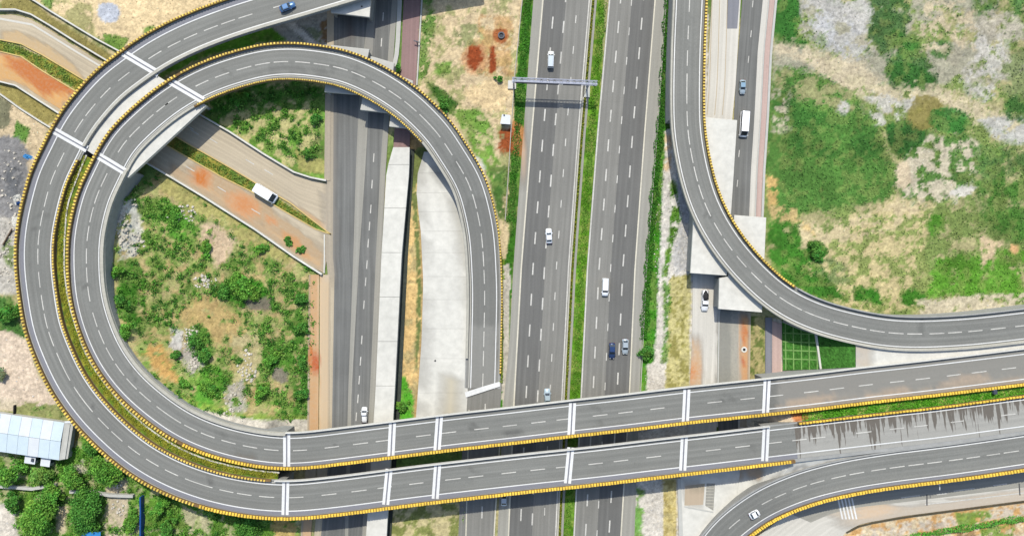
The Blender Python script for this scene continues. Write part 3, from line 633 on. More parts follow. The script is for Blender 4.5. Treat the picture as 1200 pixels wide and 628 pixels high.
# service road E
eL = [(388, -260), (387, 110), (386, 300), (388, 320), (385, 500), (372, 628), (350, 860)]; eR = [(476, -260), (466, 0), (458, 110), (452, 200), (447, 300), (440, 460), (431, 628), (418, 860)]
er = strip('service_road', eL, eR, .02, M['asphalt_serv'], None, 12, 5, True, 'structure')
strip('paved_median', [(438, -260), (433, 0), (421, 110), (417, 200), (414, 300), (408, 460), (404, 628)], [(447, -260), (441, 0), (433, 110), (428, 200), (421, 300), (412, 460), (408, 628)], .1, M['shoulder'], er, 3, 5, True, thick=.09)
strip('gutter', off(eR, -6.5), off(eR, 0), .026, M['shoulder'], er, 3, 5)
strip('gutter', off(eL, -4), off(eL, 4), .026, M['dusty'], er, 3, 5)
for (x, y) in ((449, 20), (447, 50), (438, 185), (436, 216), (434.5, 245), (433, 265), (431.5, 285), (430, 310), (428.5, 330), (426.5, 357), (424, 398), (422.5, 423), (421, 445), (419.5, 467), (417.5, 488), (405, 600)):
    strip('lane_dash', [(x - .3, y - 5), (x - 1, y + 5)], [(x + .9, y - 5), (x + .2, y + 5)], .034, M['white_worn'], er, 1, 4, False)
# covered drain and red walkway by E
wk = strip('walkway', [(478, -260), (473, 0), (469, 100), (462, 155), (461, 173)], [(498, -260), (493, 0), (487, 100), (481, 155), (480, 173)], .12, M['red_pave'], None, 4, 4, True, 'structure', thick=.3)
strip('drain_edge', [(470, -260), (466, 0), (463, 60), (459, 80)], [(475, -260), (471, 0), (468, 60), (464, 80)], .14, M['slab_grey'], wk, 2, 4, False, thick=.3)
strip('kerb', [(499, -260), (493.5, 0), (487.6, 100)], [(501, -260), (495.2, 0), (489.2, 100)], .3, M['slab_grey'], wk, 1, 4, False, thick=.5)
# sidewalk left of E
sw = strip('sidewalk', [(362, 322), (361, 400), (360, 520), (355, 590), (350, 660)], [(374, 322), (373.6, 400), (373, 520), (367, 590), (362, 660)], .14, M['dusty'], None, 4, 3, True, 'structure', thick=.3)
strip('verge_strip', [(375, 322), (374.6, 400), (374, 520), (368, 590)], [(388, 322), (387, 400), (386, 520), (376, 590)], .07, M['dusty'], sw, 4, 3, True, thick=.25)
strip('kerb', [(381, 110), (380, 212)], [(388, 110), (387, 212)], .14, M['dusty'], sw, 3, 3, True, thick=.3)
# diagonal roads
j1a = [(-200, 18), (0, 18), (20, 18), (38, 24), (60, 37), (90, 56), (125, 77), (200, 118), (236, 138), (270, 157), (310, 183), (345, 204), (384, 216)]
j1b = [(-200, 46), (0, 46), (25, 51), (50, 64), (75, 79), (103, 96), (170, 138), (222, 169), (240, 179), (270, 196), (300, 214), (340, 237), (388, 274)]
j2a = [(-200, 61), (0, 61), (25, 67), (50, 84), (88, 107), (150, 145), (227, 189), (260, 208), (295, 225), (330, 246), (370, 269), (388, 275)]
j2b = [(-200, 95), (0, 95), (20, 100), (45, 116), (70, 132), (130, 168), (200, 206), (240, 230), (300, 268), (345, 299), (366, 313), (380, 320)]
d1 = strip('underpass_road', j1a, j1b, .02, M['dusty'], None, 12, 2, True, 'structure'); d2 = strip('underpass_road', j2a, j2b, .02, M['dusty'], None, 14, 2, True, 'structure')
strip('edge_line', [(0, 21), (38, 28), (90, 60), (125, 81)], [(0, 23.5), (38, 30.5), (90, 62.5), (125, 83.5)], .028, M['concrete'], d1, 1, 3, False)
for (x, y) in ((222, 149), (250, 165), (293, 190), (315, 202), (228, 155)):
    strip('lane_dash', [(x - 5, y - 3.6), (x + 5, y + 2.4)], [(x - 5.3, y - 2.6), (x + 4.7, y + 3.4)], .028, M['white_worn'], d1, 1, 4, False)
for (x, y) in ((223, 198), (260, 222), (300, 248)): strip('lane_dash', [(x - 5, y - 3.6), (x + 5, y + 2.4)], [(x - 5.3, y - 2.6), (x + 4.7, y + 3.4)], .028, M['white_worn'], d2, 1, 4, False)
# G / H roads
gL = [(880, -260), (870, 0), (862, 100), (860, 140), (857, 200), (853, 330), (843, 360), (842, 500), (840, 640)]
gR = [(912, -260), (896, 0), (890, 60), (886, 140), (882, 200), (877, 330), (867, 362), (867, 500), (864, 640)]
gr_ = strip('service_road', gL, gR, .02, M['asphalt_serv'], None, 8, 4, True, 'structure')
for (x, y) in ((882, 5), (880, 40), (877, 70), (866, 180), (864, 215)): strip('lane_dash', [(x, y - 4), (x - .8, y + 4)], [(x + 1, y - 4), (x + .2, y + 4)], .03, M['white_worn'], gr_, 1, 4, False)
strip('gutter', off(gR, -2), off(gR, 5), .028, M['concrete_road'], gr_, 3, 4)
pv = strip('walkway', off(gR[:6], 6), off(gR[:6], 12), .12, M['pink'], None, 3, 4, True, 'structure', thick=.3)
strip('kerb', off(gR[:6], 4.6), off(gR[:6], 5.8), .16, M['slab_grey'], pv, 1, 4, False, thick=.3)
strip('kerb', off(gR[:6], 12.3), off(gR[:6], 15), .2, M['slab_grey'], pv, 1, 4, False, thick=.3)
h1 = strip('concrete_lane', [(840, -260), (834, 0), (829, 100), (820, 200), (812, 320), (811, 400), (806, 500), (800, 640)], [(880, -260), (868, 0), (862, 100), (856, 160), (848, 320), (841, 400), (840, 500), (828, 640)], .03, M['concrete_road'], None, 8, 3, True, 'structure')
for k in range(3): strip('rut', [(834 + k * 9, 0), (831 + k * 9, 100), (828 + k * 9, 135)], [(835 + k * 9, 0), (832 + k * 9, 100), (829 + k * 9, 135)], .036, M['dusty'], h1, 1, 6, False)
strip('patch', [(853, -20), (852, 34)], [(868, -20), (864, 34)], .036, M['shoulder_blue'], h1, 2, 5, False)
strip('kerb', [(843.5, 363), (841.5, 500)], [(842.2, 363), (840, 500)], .22, M['slab_grey'], h1, 1, 4, False, thick=.25)
strip('lane_strip', [(867, 364), (867, 500)], [(880, 366), (878, 500)], .05, M['dusty'], gr_, 3, 2)
dw = strip('drain_channel', [(897, 372), (897, 470)], [(905, 372), (904, 470)], .1, M['shoulder_blue'], None, 2, 4, False, 'structure', thick=.3)
strip('bank_path', [(905, 376), (904.5, 470)], [(916, 380), (915, 470)], .16, M['pink'], dw, 2, 3, True, thick=.4)
# apron slab south of the bridges
ap = strip('concrete_apron', [(796, 520), (798, 568), (799, 700)], [(885, 520), (880, 572), (830, 700)], .3, M['slab'], None, 8, 3, True, 'structure', thick=.6)
strip('sunk_panel', [(803, 569), (802, 592)], [(826, 566), (824, 591)], .31, M['dusty'], ap, 4, 2)
strip('grating_panel', [(828, 566), (826.5, 592)], [(838, 566), (836, 598)], .31, M['shoulder'], ap, 4, 2)
for q in range(7): strip('grating_bar', [(827.5, 571 + q * 3.6), (836.5, 571.4 + q * 3.6)], [(827.5, 572 + q * 3.6), (836.5, 572.4 + q * 3.6)], .36, M['parapet'], ap, 1, 4, False, thick=.04)
strip('kerb', [(802, 592.5), (836, 599)], [(802, 594), (836, 600.5)], .4, M['slab_grey'], ap, 1, 4, False, thick=.1)
strip('kerb', [(794, 560), (796, 640)], [(798, 560), (801, 640)], .42, M['slab_grey'], ap, 1, 4, False, thick=.5)
# road K
kr = strip('lower_road', [(850, 660), (888, 628), (925, 600), (960, 586), (1000, 575), (1060, 566), (1400, 525)], [(940, 690), (978, 640), (992, 622), (1010, 613), (1060, 604), (1130, 595), (1400, 560)], .03, M['concrete_road'], None, 10, 3, True, 'structure')
strip('lane_surface', [(925, 601), (960, 588), (1000, 577), (1060, 568), (1400, 527)], [(950, 612), (975, 601), (1005, 594), (1060, 588), (1400, 546)], .036, M['shoulder'], kr, 6, 3, False)
for (x, y, h) in ((1067, 581, 11), (1130, 573, 12), (1172, 567, 8), (1104, 578, 6)): strip('lane_dash', [(x - h, y + h * .12), (x + h, y - h * .14)], [(x - h, y + 1.2 + h * .12), (x + h, y + 1.2 - h * .14)], .044, M['white_worn'], kr, 1, 4, False)
strip('edge_line', [(1084, 590), (1130, 585), (1400, 552)], [(1084, 591.3), (1130, 586.3), (1400, 553.3)], .044, M['white_worn'], kr, 1, 4, False)
for q in range(5): strip('crossing_bar', [(981 + q * 4.1, 583), (986.5 + q * 4.1, 608)], [(982.7 + q * 4.1, 583), (988.4 + q * 4.1, 608)], .044, M['white'], kr, 1, 4, False)
strip('painted_pole_shadow', [(1085.5, 579), (1085.5, 592)], [(1087, 579), (1087, 592)], .048, M['joint'], kr, 1, 3, False)  # cast shadow of a light pole, painted as a thin dark strip
strip('painted_pole_shadow', [(1193.5, 566), (1194.5, 580)], [(1195, 566), (1196, 580)], .048, M['joint'], kr, 1, 3, False)  # second pole shadow painted onto the road
strip('kerb', [(992, 623), (1010, 614), (1060, 605), (1130, 596), (1400, 561)], [(993, 624.5), (1011, 615.5), (1061, 606.5), (1131, 597.5), (1400, 562.5)], .2, M['soilkerb'], kr, 1, 4, False, thick=.3)
# white concrete panels: long slab beside E, and the apron inside the loop
def panels(name, left, right, cuts, z, mat, label, cat, thick, gap=.18, kind=None):
    root = empty(name, P((left[0][0] + right[0][0]) / 2, (left[0][1] + right[-1][1]) / 2, 0)); root['_abs'] = 1
    tag(root, label, cat, kind=kind)
    for a_, b_ in zip(cuts[:-1], cuts[1:]):
        y0, y1 = a_ + gap, b_ - gap
        yy = sorted({y0, y1} | {p[1] for p in left if y0 < p[1] < y1})
        yy2 = yy
        strip('panel', [(lerpx(left, y), y) for y in yy], [(lerpx(right, y), y) for y in yy2], z + random.uniform(-.015, .015), mat, root, 3, 3, True, thick=thick)
    return root
pr = panels('concrete_platform', [(461, 172), (453, 200), (447, 300), (440, 460), (429, 628), (420, 800)], [(480, 172), (479.5, 200), (470.5, 300), (462.5, 460), (453, 628), (444, 800)],
       [172.5, 193, 244, 296, 348, 400, 452, 500, 560, 640, 740], 3.4, M['slab'], 'long raised white concrete platform beside the dark service road', 'platform', 1.0)
o = strip('support_wall', [(462, 174), (448.5, 300), (441.5, 460), (421, 790)], [(480, 174), (470.5, 300), (462.3, 460), (443, 790)], 2.36, M['wall'], pr, 1, 6, False, thick=2.5)
fa = panels('concrete_paving', [(497, 178), (489, 205), (488, 230), (493, 270), (496, 330), (494, 400), (491, 440), (486, 510)], [(510, 178), (525, 205), (534, 230), (542, 262), (547, 310), (548, 400), (548, 460), (545, 510)],
       [178, 203, 226, 248, 271, 296, 324, 351, 385, 420, 460, 505], .06, M['slab'], None, None, .25, .07, 'structure')
fa['kind'] = 'structure'

sd = strip('side_strip', [(480.5, 175), (471, 300), (463.2, 460), (453.6, 628), (445, 760)], [(486, 175), (478, 300), (470, 460), (458.5, 628), (449, 760)], .04, M['drain'], None, 2, 4, False, 'structure')  # flat dark strip along the right foot of the raised platform
# triangle of white concrete between ramp C and B
tr = strip('concrete_paving', [(1003, 400, 7.3), (1042, 405, 7.3), (1100, 409, 7.3), (1200, 400, 7.3), (1400, 372, 7.3)], [(1003, 437, 7.3), (1042, 432, 7.3), (1100, 424, 7.3), (1200, 412, 7.3), (1400, 384, 7.3)], 7.3, M['slab'], None, 5, 3, True, 'structure', thick=.3)
cs = strip('concrete_slope', [(868, 548, .4), (885, 548, 1.0), (908, 545, 4.5), (930, 541, 7.2), (960, 537, 7.4), (1050, 525, 7.3), (1183, 508.5, 7.2), (1400, 478, 7.2)], [(862, 594, .4), (880, 582, .8), (908, 566, 4.2), (937, 553, 5.9), (965, 543, 6.6), (1050, 528, 6.95), (1183, 512, 6.95), (1400, 481, 6.95)], 7, M['slab'], None, 5, 1.5, True, 'structure')
# ------------------------------------------------------------------ ramps
def catmull(pts, step=1.0):
    p = [Vector(q) for q in pts]; p = [2 * p[0] - p[1]] + p + [2 * p[-1] - p[-2]]; out = []; keys = []
    for i in range(1, len(p) - 2):
        n = max(1, int((p[i + 1] - p[i]).length / step)); keys.append(len(out))
        for k in range(n):
            t = k / n; a, b_, c, d = p[i - 1], p[i], p[i + 1], p[i + 2]
            out.append(.5 * ((2 * b_) + (-a + c) * t + (2 * a - 5 * b_ + 4 * c - d) * t * t + (-a + 3 * b_ - 3 * c + d) * t ** 3))
    keys.append(len(out)); out.append(p[-2]); return out, keys
class Ramp:
    def __init__(s, name, label, cat, pts, wl, wr, mat):
        s.path, s.keys = catmull([P(*q) for q in pts]); 
        # smooth
        for _ in range(14):
            q = s.path; s.path = [q[0]] + [(q[i - 1] + q[i] * 2 + q[i + 1]) / 4 for i in range(1, len(q) - 1)] + [q[-1]]
        s.n = len(s.path); s.tan = [];
        for i in range(s.n):
            t = s.path[min(i + 1, s.n - 1)] - s.path[max(i - 1, 0)]; t.z = 0; s.tan.append(t.normalized())
        s.nl = [Vector((-t.y, t.x, 0)) for t in s.tan]
        s.wl, s.wr = wl, wr
        s.root = empty(name, (s.path[s.n // 2].x, s.path[s.n // 2].y, 0)); s.root['_abs'] = 1; tag(s.root, label, cat)
        s.mat = mat; s.pp = [((p.x / MPP * HC / (HC - p.z)) + 600, 314 - p.y / MPP * HC / (HC - p.z)) for p in s.path]
    def at(s, px, py):                          # nearest index to a place
        return min(range(s.n), key=lambda i: (s.pp[i][0] - px) ** 2 + (s.pp[i][1] - py) ** 2)
    def band(s, name, o1, o2, z, mat, i0=0, i1=None, nu=1, stain=False):
        i1 = s.n - 1 if i1 is None else i1; V = []; UV = []; I = range(i0, i1 + 1)
        for i in I:
            for k in range(nu + 1):
                o_ = o1 + (o2 - o1) * k / nu; q = s.path[i] + s.nl[i] * o_; V.append((q.x, q.y, q.z + z)); UV.append((s.wl - o_, i * 1.0))
        n_ = len(I); F = [(i * (nu + 1) + k, (i + 1) * (nu + 1) + k, (i + 1) * (nu + 1) + k + 1, i * (nu + 1) + k + 1) for i in range(n_ - 1) for k in range(nu)]
        if o1 > o2: F = [f for f in F]
        else: F = [f[::-1] for f in F]
        col = None
        if stain:
            A_ = np.array(V); ss = HC / (HC - A_[:, 2]) / MPP; c, al = paint(600 + A_[:, 0] * ss, 314 - A_[:, 1] * ss, RSR); col = np.concatenate([c, al[:, None]], 1)
        return mesh(name, V, F, mat, s.root, uv=UV, col=col)
    def prism(s, name, prof, mat, i0=0, i1=None, ground=None, stride=1):
        """loft a closed cross-section [(offset, height)] along the ramp; heights given as 'g' reach the ground"""
        i1 = s.n - 1 if i1 is None else i1; V = []; I = list(range(i0, i1, stride)) + [i1]; m_ = len(prof)
        for i in I:
            for (o_, h) in prof:
                q = s.path[i] + s.nl[i] * o_; V.append((q.x, q.y, -.3 if h == 'g' else q.z + h))
        F = [(a * m_ + k, a * m_ + (k + 1) % m_, (a + 1) * m_ + (k + 1) % m_, (a + 1) * m_ + k) for a in range(len(I) - 1) for k in range(m_)]
        F += [tuple(range(m_)), tuple((len(I) - 1) * m_ + k for k in range(m_))[::-1]]
        o = mesh(name, V, F, mat, s.root); bm = bmesh.new(); bm.from_mesh(o.data); bmesh.ops.recalc_face_normals(bm, faces=bm.faces); bm.to_mesh(o.data); bm.free(); return o
    def blocks(s, side, off_, width, length, pitch, h0, h1, mat, i0, i1, name='block_row'):
        V = []; F = []; d = i0 + .5; rr = random.Random(3)
        while d < i1 - 1:
            i = int(d); f = d - i; p = s.path[i].lerp(s.path[i + 1], f); t = s.tan[i]; nl = s.nl[i]
            c = p + nl * (off_ + rr.uniform(-.04, .04)); b0 = len(V); hh = h1 + rr.uniform(-.05, .05); L2 = length / 2 * rr.uniform(.88, 1.06)
            for zz, sc_ in ((h0, 1), (hh, .8)):
                for sa, sb in ((-1, -1), (1, -1), (1, 1), (-1, 1)):
                    q = c + t * (sa * L2 * sc_) + nl * (sb * width / 2 * sc_); V.append((q.x, q.y, p.z + zz))
            F += [(b0 + 4, b0 + 5, b0 + 6, b0 + 7)] + [(b0 + k, b0 + (k + 1) % 4, b0 + 4 + (k + 1) % 4, b0 + 4 + k) for k in range(4)]
            ds = (s.path[i + 1] - s.path[i]).length; d += pitch / max(ds, .3)
        o = mesh(name, V, F, mat, s.root); o['kind'] = 'stuff'; return o
    def yellow(s, side, i0, i1, bright=True, pitch=1.0, wide=1.1):
        e = s.wl if side > 0 else -s.wr; w_ = wide
        a, b_ = (e - side * w_, e)
        lo, hi = min(a, b_), max(a, b_)
        s.prism('parapet', [(lo, -.3), (hi, -.3), (hi, .78), (lo, .78)], M['trough'], i0, i1, stride=2)
        s.blocks(side, (a + b_) / 2, w_ * 1.02, pitch * (.86 if bright else .62), pitch, .781, 1.1, M['flower'] if bright else M['flower_dull'], i0, i1)
    def pale(s, side, i0, i1, mat='parapet', w_=.5, h=.85, ledge=0.0):
        e = s.wl if side > 0 else -s.wr
        a, b_ = e - side * (w_ + ledge), e - side * ledge; lo, hi = min(a, b_), max(a, b_)
        s.prism('parapet', [(lo, -.3), (hi, -.3), (hi - .06, h), (lo + .06, h)], M[mat], i0, i1, stride=2)
    def base(s, i0, i1, bridge, depth=1.9):
        L_, R_ = s.wl - .02, -(s.wr - .02)
        if bridge:
            s.prism('bridge_deck', [(L_, -.04), (R_, -.04), (R_, -.5), (R_ + 1.4, -.85), (R_ + 2.2, -depth), (L_ - 2.2, -depth), (L_ - 1.4, -.85), (L_, -.5)], M['wall'], i0, i1, stride=2)
        else: s.prism('retaining_wall', [(L_, -.04), (R_, -.04), (R_, 'g'), (L_, 'g')], M['wall'], i0, i1, stride=2)
    def pier(s, i):
        p = s.path[i]; ang = math.atan2(s.tan[i].y, s.tan[i].x); V = []; F = []
        def box(cx, cy, hx, hy, z0, z1, k=1.0):
            b0 = len(V)
            for zz, q in ((z0, 1), (z1, k)):
                for sx_, sy_ in ((-1, -1), (1, -1), (1, 1), (-1, 1)):
                    lx, ly = cx + sx_ * hx * 1, cy + sy_ * hy * q; V.append((p.x + lx * math.cos(ang) - ly * math.sin(ang), p.y + lx * math.sin(ang) + ly * math.cos(ang), zz))
            F.extend([(b0 + 4, b0 + 5, b0 + 6, b0 + 7)] + [(b0 + k_, b0 + (k_ + 1) % 4, b0 + 4 + (k_ + 1) % 4, b0 + 4 + k_) for k_ in range(4)])
        box(0, -1.8, .55, .55, -.3, p.z - 2.9); box(0, 1.8, .55, .55, -.3, p.z - 2.9); box(0, 0, .8, 2.6, p.z - 2.9, p.z - 1.92, 1.15)
        mesh('pier', V, F, M['wall'], s.root)
    def dashes(s, pts, ln=3.2, w_=.27, mat='white_worn'):
        for (x, y) in pts:
            i = s.at(x, y); h = int(round(ln / 2)); 
            if i - h < 0 or i + h >= s.n: continue
            q0 = s.pp[i]; # lateral offset of the dash from the fitted axis
            s.band('lane_dash', w_ / 2, -w_ / 2, .012, M[mat], i - h, i + h)
    def joint(s, x0, y0, x1, y1):
        i = s.at((x0 + x1) / 2, (y0 + y1) / 2); z = s.path[i].z; a = P(x0, y0, z); b_ = P(x1, y1, z); d = (b_ - a).normalized(); nn = Vector((-d.y, d.x, 0))
        for nm, c, hw, dz, mt in (('joint_bar', .6, .4, .03, 'white'), ('joint_bar', -.6, .4, .03, 'white'), ('joint_gap', 0, .19, .02, 'shoulder_blue')):
            V = [a + nn * (c - hw), a + nn * (c + hw), b_ + nn * (c + hw), b_ + nn * (c - hw)]; V = [(v.x, v.y, v.z + dz) for v in V] + [(v.x, v.y, v.z - .02) for v in V]
            F = [(0, 1, 2, 3), (0, 4, 5, 1), (1, 5, 6, 2), (2, 6, 7, 3), (3, 7, 4, 0)]
            o = mesh(nm, V, F, M[mt], s.root); bm = bmesh.new(); bm.from_mesh(o.data); bmesh.ops.recalc_face_normals(bm, faces=bm.faces); bm.to_mesh(o.data); bm.free()
            if o.data.polygons[0].normal.z < 0: o.data.flip_normals()
Apts = [(560, -52, 8), (470, -34, 8), (400, -14, 8), (350, 1, 8), (308, 13, 8), (267, 26, 8), (223, 43, 8), (182, 64, 8), (145, 90, 8), (123, 109, 8), (92, 147, 8), (72, 186, 8), (61, 208, 8), (54, 233, 8), (48.5, 256, 8), (45, 278, 7.8), (44, 301, 7.6), (46, 329, 7.5), (53, 375, 7.5), (60, 398, 7.5), (77, 437, 7.6), (91, 460, 7.7), (103, 476, 7.8), (122, 497, 8), (157, 528, 8), (197, 552, 8), (241, 569, 8), (286, 579, 8), (335, 583, 8), (386, 579, 8), (450, 571, 8), (489, 566, 8), (558, 558, 8), (630, 550, 8), (698, 543, 8), (766, 535, 8), (836, 527, 8), (907, 518.5, 8), (960, 512.5, 7.8), (1050, 502, 7.6), (1100, 496.5, 7.5), (1183, 485.5, 7.5), (1300, 470, 7.5), (1420, 454, 7.5)]
Bpts = [(565.5, 455, .15), (566, 440, .18), (567, 397, .3), (568, 350, .6), (567.5, 325, .9), (566.5, 304, 1.2), (565, 281, 1.6), (561, 256, 2.2), (549.5, 215, 3.4), (526, 176, 5), (511, 154, 5.8), (482, 125, 6.7), (463, 111, 7), (444, 99, 7.3), (420, 87.5, 7.6), (398, 79.5, 7.8), (355, 73, 8), (330, 72.5, 8), (306, 75, 8), (260, 88, 8), (222, 105, 8), (190, 126, 8), (158, 154, 8), (140, 175, 8), (122, 211, 8), (113, 230, 8), (106, 256, 8), (102, 278, 7.8), (101, 301, 7.6), (103, 340, 7.5), (111, 375, 7.5), (128, 415, 7.6), (154, 450, 7.8), (190, 481, 8), (224, 502, 8), (268, 518, 8), (317, 527, 8), (352, 527.5, 8), (390, 523.5, 8), (450, 516, 8), (526, 506.5, 8), (597, 498.5, 8), (661, 491, 8), (733, 483, 8), (800, 475, 8), (876, 467, 7.8), (950, 459, 7.6), (1015, 451, 7.5), (1083, 443.5, 7.5), (1183, 431.5, 7.5), (1300, 417, 7.5), (1420, 400, 7.5)]
Cpts = [(812, -160, 4.5), (810, -60, 5.5), (808, 5, 6), (806, 50, 6.2), (805, 95, 6.4), (805, 130, 6.6), (806.5, 158, 6.8), (815, 204, 6.9), (829, 246, 7), (853, 287, 7), (886, 325, 7), (921, 353.5, 7.1), (965, 373.5, 7.3), (1027, 388, 7.4), (1072, 391.3, 7.5), (1120, 389.5, 7.5), (1169, 385, 7.5), (1300, 369, 7.5), (1420, 352, 7.5)]
Dpts = [(800, 700, .6), (822, 660, .9), (845, 628, 1.4), (867, 608, 2.2), (897, 588, 4.2), (937, 571, 5.9), (970, 561.5, 6.6), (1005, 554, 6.9), (1051, 547, 7.0), (1096, 541.5, 7.0), (1141.5, 535.5, 7.0), (1200, 527, 7.0), (1300, 512, 6.6), (1420, 494, 6.6)]
# shoulder widths in metres
RA = Ramp('flyover_ramp', 'outer grey loop ramp with blocky yellow outer edge, the lower of the two parallel bridges', 'ramp', Apts, 5.0, 6.2, M['asphalt'])
RB = Ramp('flyover_ramp', 'inner grey loop ramp curling round the green infield, upper of the two parallel bridges', 'ramp', Bpts, 5.3, 5.3, M['asphalt'])
RC = Ramp('flyover_ramp', 'curved grey ramp from the top edge bending right above the white culvert slabs', 'ramp', Cpts, 5.0, 4.9, M['asphalt'])
RD = Ramp('flyover_ramp', 'curved grey ramp in the bottom right corner with a small white car on it', 'ramp', Dpts, 4.9, 5.9, M['asphalt'])
# A
R = RA; iw = R.at(931, 516)
R.band('asphalt', R.wl - .35, -(R.wr - 1.0), 0, M['asphalt'], 0, iw, 8, True); R.band('asphalt', R.wl - .35, -(R.wr - 1.0), 0, M['asphalt_wet'], iw, None, 8, True)
R.band('hard_shoulder', -3.95, -(R.wr - 1.1), .005, M['shoulder_blue'], 0, iw, 2)
R.band('edge_line', 3.74, 3.46, .012, M['white']); R.band('edge_line', -3.66, -3.95, .012, M['white'])
R.band('kerb_line', 4.3, 4.15, .008, M['concrete'], 0, R.at(335, 583))
j = [R.at(163, 77), R.at(82, 165), R.at(335, 583), R.at(897, 520)]
R.base(0, j[0], True); R.base(j[0], j[1], True, .45); R.base(j[1], j[2], False); R.base(j[2], j[3], True); R.base(j[3], R.n - 1, False)
R.yellow(-1, 0, j[0], False, .85, .6); R.yellow(-1, j[0], R.at(241, 569), False, .9, .74); R.yellow(-1, R.at(241, 569) , R.at(928, 516), True, .8, .86)
R.pale(1, 0, j[1], 'parapet', .9, .7, .15); R.yellow(1, j[1] + 4, j[2] - 4, False, .95, .5); R.pale(1, j[2] - 3, R.at(905, 517), 'parapet_white', .42, .9, .0); R.yellow(1, R.at(938, 515), R.n - 1, True, .95, .55)
R.dashes([(327, 9), (287, 20), (267, 26), (246, 34), (223, 43), (203, 53), (182, 64), (145, 90), (123, 109), (107, 127), (92, 147), (72, 186), (61, 208), (54, 233), (48, 256), (45, 278), (44, 301), (46, 329), (49, 354), (53, 375), (60, 398), (69, 420), (77, 437), (91, 460), (103, 476), (122, 497), (136, 511), (157, 528), (177, 542), (200, 556), (223, 563), (241, 569), (265, 575), (286, 580), (311, 582), (348, 582), (386, 579), (419, 574), (450, 571), (489, 566), (530, 562), (558, 558), (597, 555), (630, 550), (660, 548), (698, 543), (729, 540), (766, 535), (836, 527), (872, 522), (907, 518), (936, 515), (960, 512), (1010, 507), (1050, 502), (1080, 499), (1120, 493), (1183, 485), (1230, 479)])
for q in ((144, 62, 186, 87), (63, 153, 102, 175), (335, 563, 334, 603), (456, 549, 452, 591), (513, 543, 510, 584), (669, 524, 665, 566), (802, 511, 800, 551), (898, 499, 896, 540)): R.joint(*q)
for x in (335, 395, 453, 511, 590, 667, 735, 801, 850, 897): R.pier(R.at(x, 583 - max(0, x - 386) * .123))
for q in ((420, -20), (470, -34)): R.pier(R.at(*q))
# B
R = RB
R.band('asphalt', R.wl - .35, -(R.wr - .9), 0, M['asphalt'], 0, None, 8, True)
i1 = R.at(317, 527); R.band('hard_shoulder', -3.7, -(R.wr - 1.0), .005, M['shoulder_blue'], R.at(200, 117), R.at(898, 464), 2)
R.band('edge_line', 3.64, 3.37, .012, M['white']); R.band('edge_line', -3.37, -3.64, .012, M['white'])
R.band('kerb_line', 4.15, 4.0, .008, M['concrete'], 0, i1)
j = [R.at(485, 127), R.at(218, 107), R.at(131, 193), R.at(335, 528), R.at(897, 465), R.at(372, 75)]
R.base(0, j[0], False); R.base(j[0], j[5], True, 1.2); R.base(j[5], j[1], True); R.base(j[1], j[2], True, .45); R.base(j[2], j[3], False); R.base(j[3], j[4], True); R.base(j[4], R.n - 1, False)
R.yellow(-1, 4, R.at(500, 143), False, .85, .5); R.yellow(-1, R.at(500, 143), j[1], False, .85, .62); R.yellow(-1, j[1], R.at(224, 503), False, .9, .74); R.yellow(-1, R.at(224, 503), R.n - 1, True, .8, .82)
R.pale(1, 8, R.at(511, 154), 'parapet', .75, .8, .1); R.yellow(1, R.at(511, 154), j[1], False, .7, .45); R.pale(1, j[1], j[2], 'parapet', .7, .45, .1); R.pale(1, j[2], j[3], 'parapet', 1.0, .75, .1); R.pale(1, j[3], R.n - 1, 'parapet_white', .42, .9, 0)
R.dashes([(566, 445), (567, 418), (567, 397), (567.5, 373), (568, 350), (568, 326), (567, 304), (565, 281), (561, 256), (556, 235), (549, 215), (542, 197), (526, 176), (511, 154), (497, 139), (482, 125), (463, 111), (444, 99), (420, 89), (400, 79), (378, 75), (355, 72), (330, 73), (306, 75), (284, 81), (260, 88), (238, 96), (201, 116), (190, 124), (174, 138), (158, 154), (142, 172), (122, 211), (113, 230), (107, 253), (102, 275), (101, 301), (101, 323), (104, 345), (111, 375), (119, 395), (128, 415), (140, 431), (154, 450), (168, 465), (190, 480), (206, 493), (224, 503), (245, 510), (268, 518), (292, 523), (317, 527), (352, 527), (390, 523), (424, 519), (450, 516), (494, 510), (526, 506), (563, 502), (597, 499), (632, 495), (661, 491), (703, 487), (733, 484), (772, 479), (839, 471), (876, 467), (910, 463), (950, 459), (980, 455), (1015, 451), (1052, 446), (1083, 443), (1116, 440), (1149, 435), (1183, 432), (1220, 427)])
for q in ((197, 94, 238, 118), (114, 182, 149, 203), (336, 507, 336, 548), (460, 495, 458, 537), (515, 488, 512, 530), (671, 472, 669, 510), (805, 456, 803, 496), (899, 445, 897, 486)): R.joint(*q)
for x in (335, 395, 459, 514, 592, 670, 738, 804, 850, 897): R.pier(R.at(x, 528 - max(0, x - 352) * .117))
# C
R = RC
R.band('asphalt', R.wl - .3, -(R.wr - .3), 0, M['asphalt'], 0, None, 8, True)
R.band('edge_line', 3.69, 3.42, .012, M['white']); R.band('edge_line', -3.57, -3.84, .012, M['white']); R.band('kerb_line', -4.2, -4.35, .008, M['concrete'])
j = [R.at(806, 140), R.at(935, 361)]; R.base(0, j[0], False); R.base(j[0], j[1], True, .75); R.base(j[1], R.n - 1, False)
R.yellow(1, 0, R.at(921, 353), False, .9, .64); R.pale(1, R.at(925, 355), R.n - 1, 'wall', .5, .8); R.pale(-1, 0, R.n - 1, 'parapet', .6, .8)
R.dashes([(809, -25), (808, 5), (806.5, 38), (805.7, 70), (805, 95), (804.5, 115), (805, 140), (807, 160), (810, 182), (815, 204), (820, 225), (829, 247), (840, 268), (853, 286), (867, 306), (886, 325), (904, 341), (921, 355), (936, 361), (947, 366), (965, 373), (985, 380), (1006, 385), (1027, 388), (1050, 390), (1072, 391), (1097, 391), (1120, 389), (1143, 388), (1169, 385), (1196, 382), (1220, 379)])
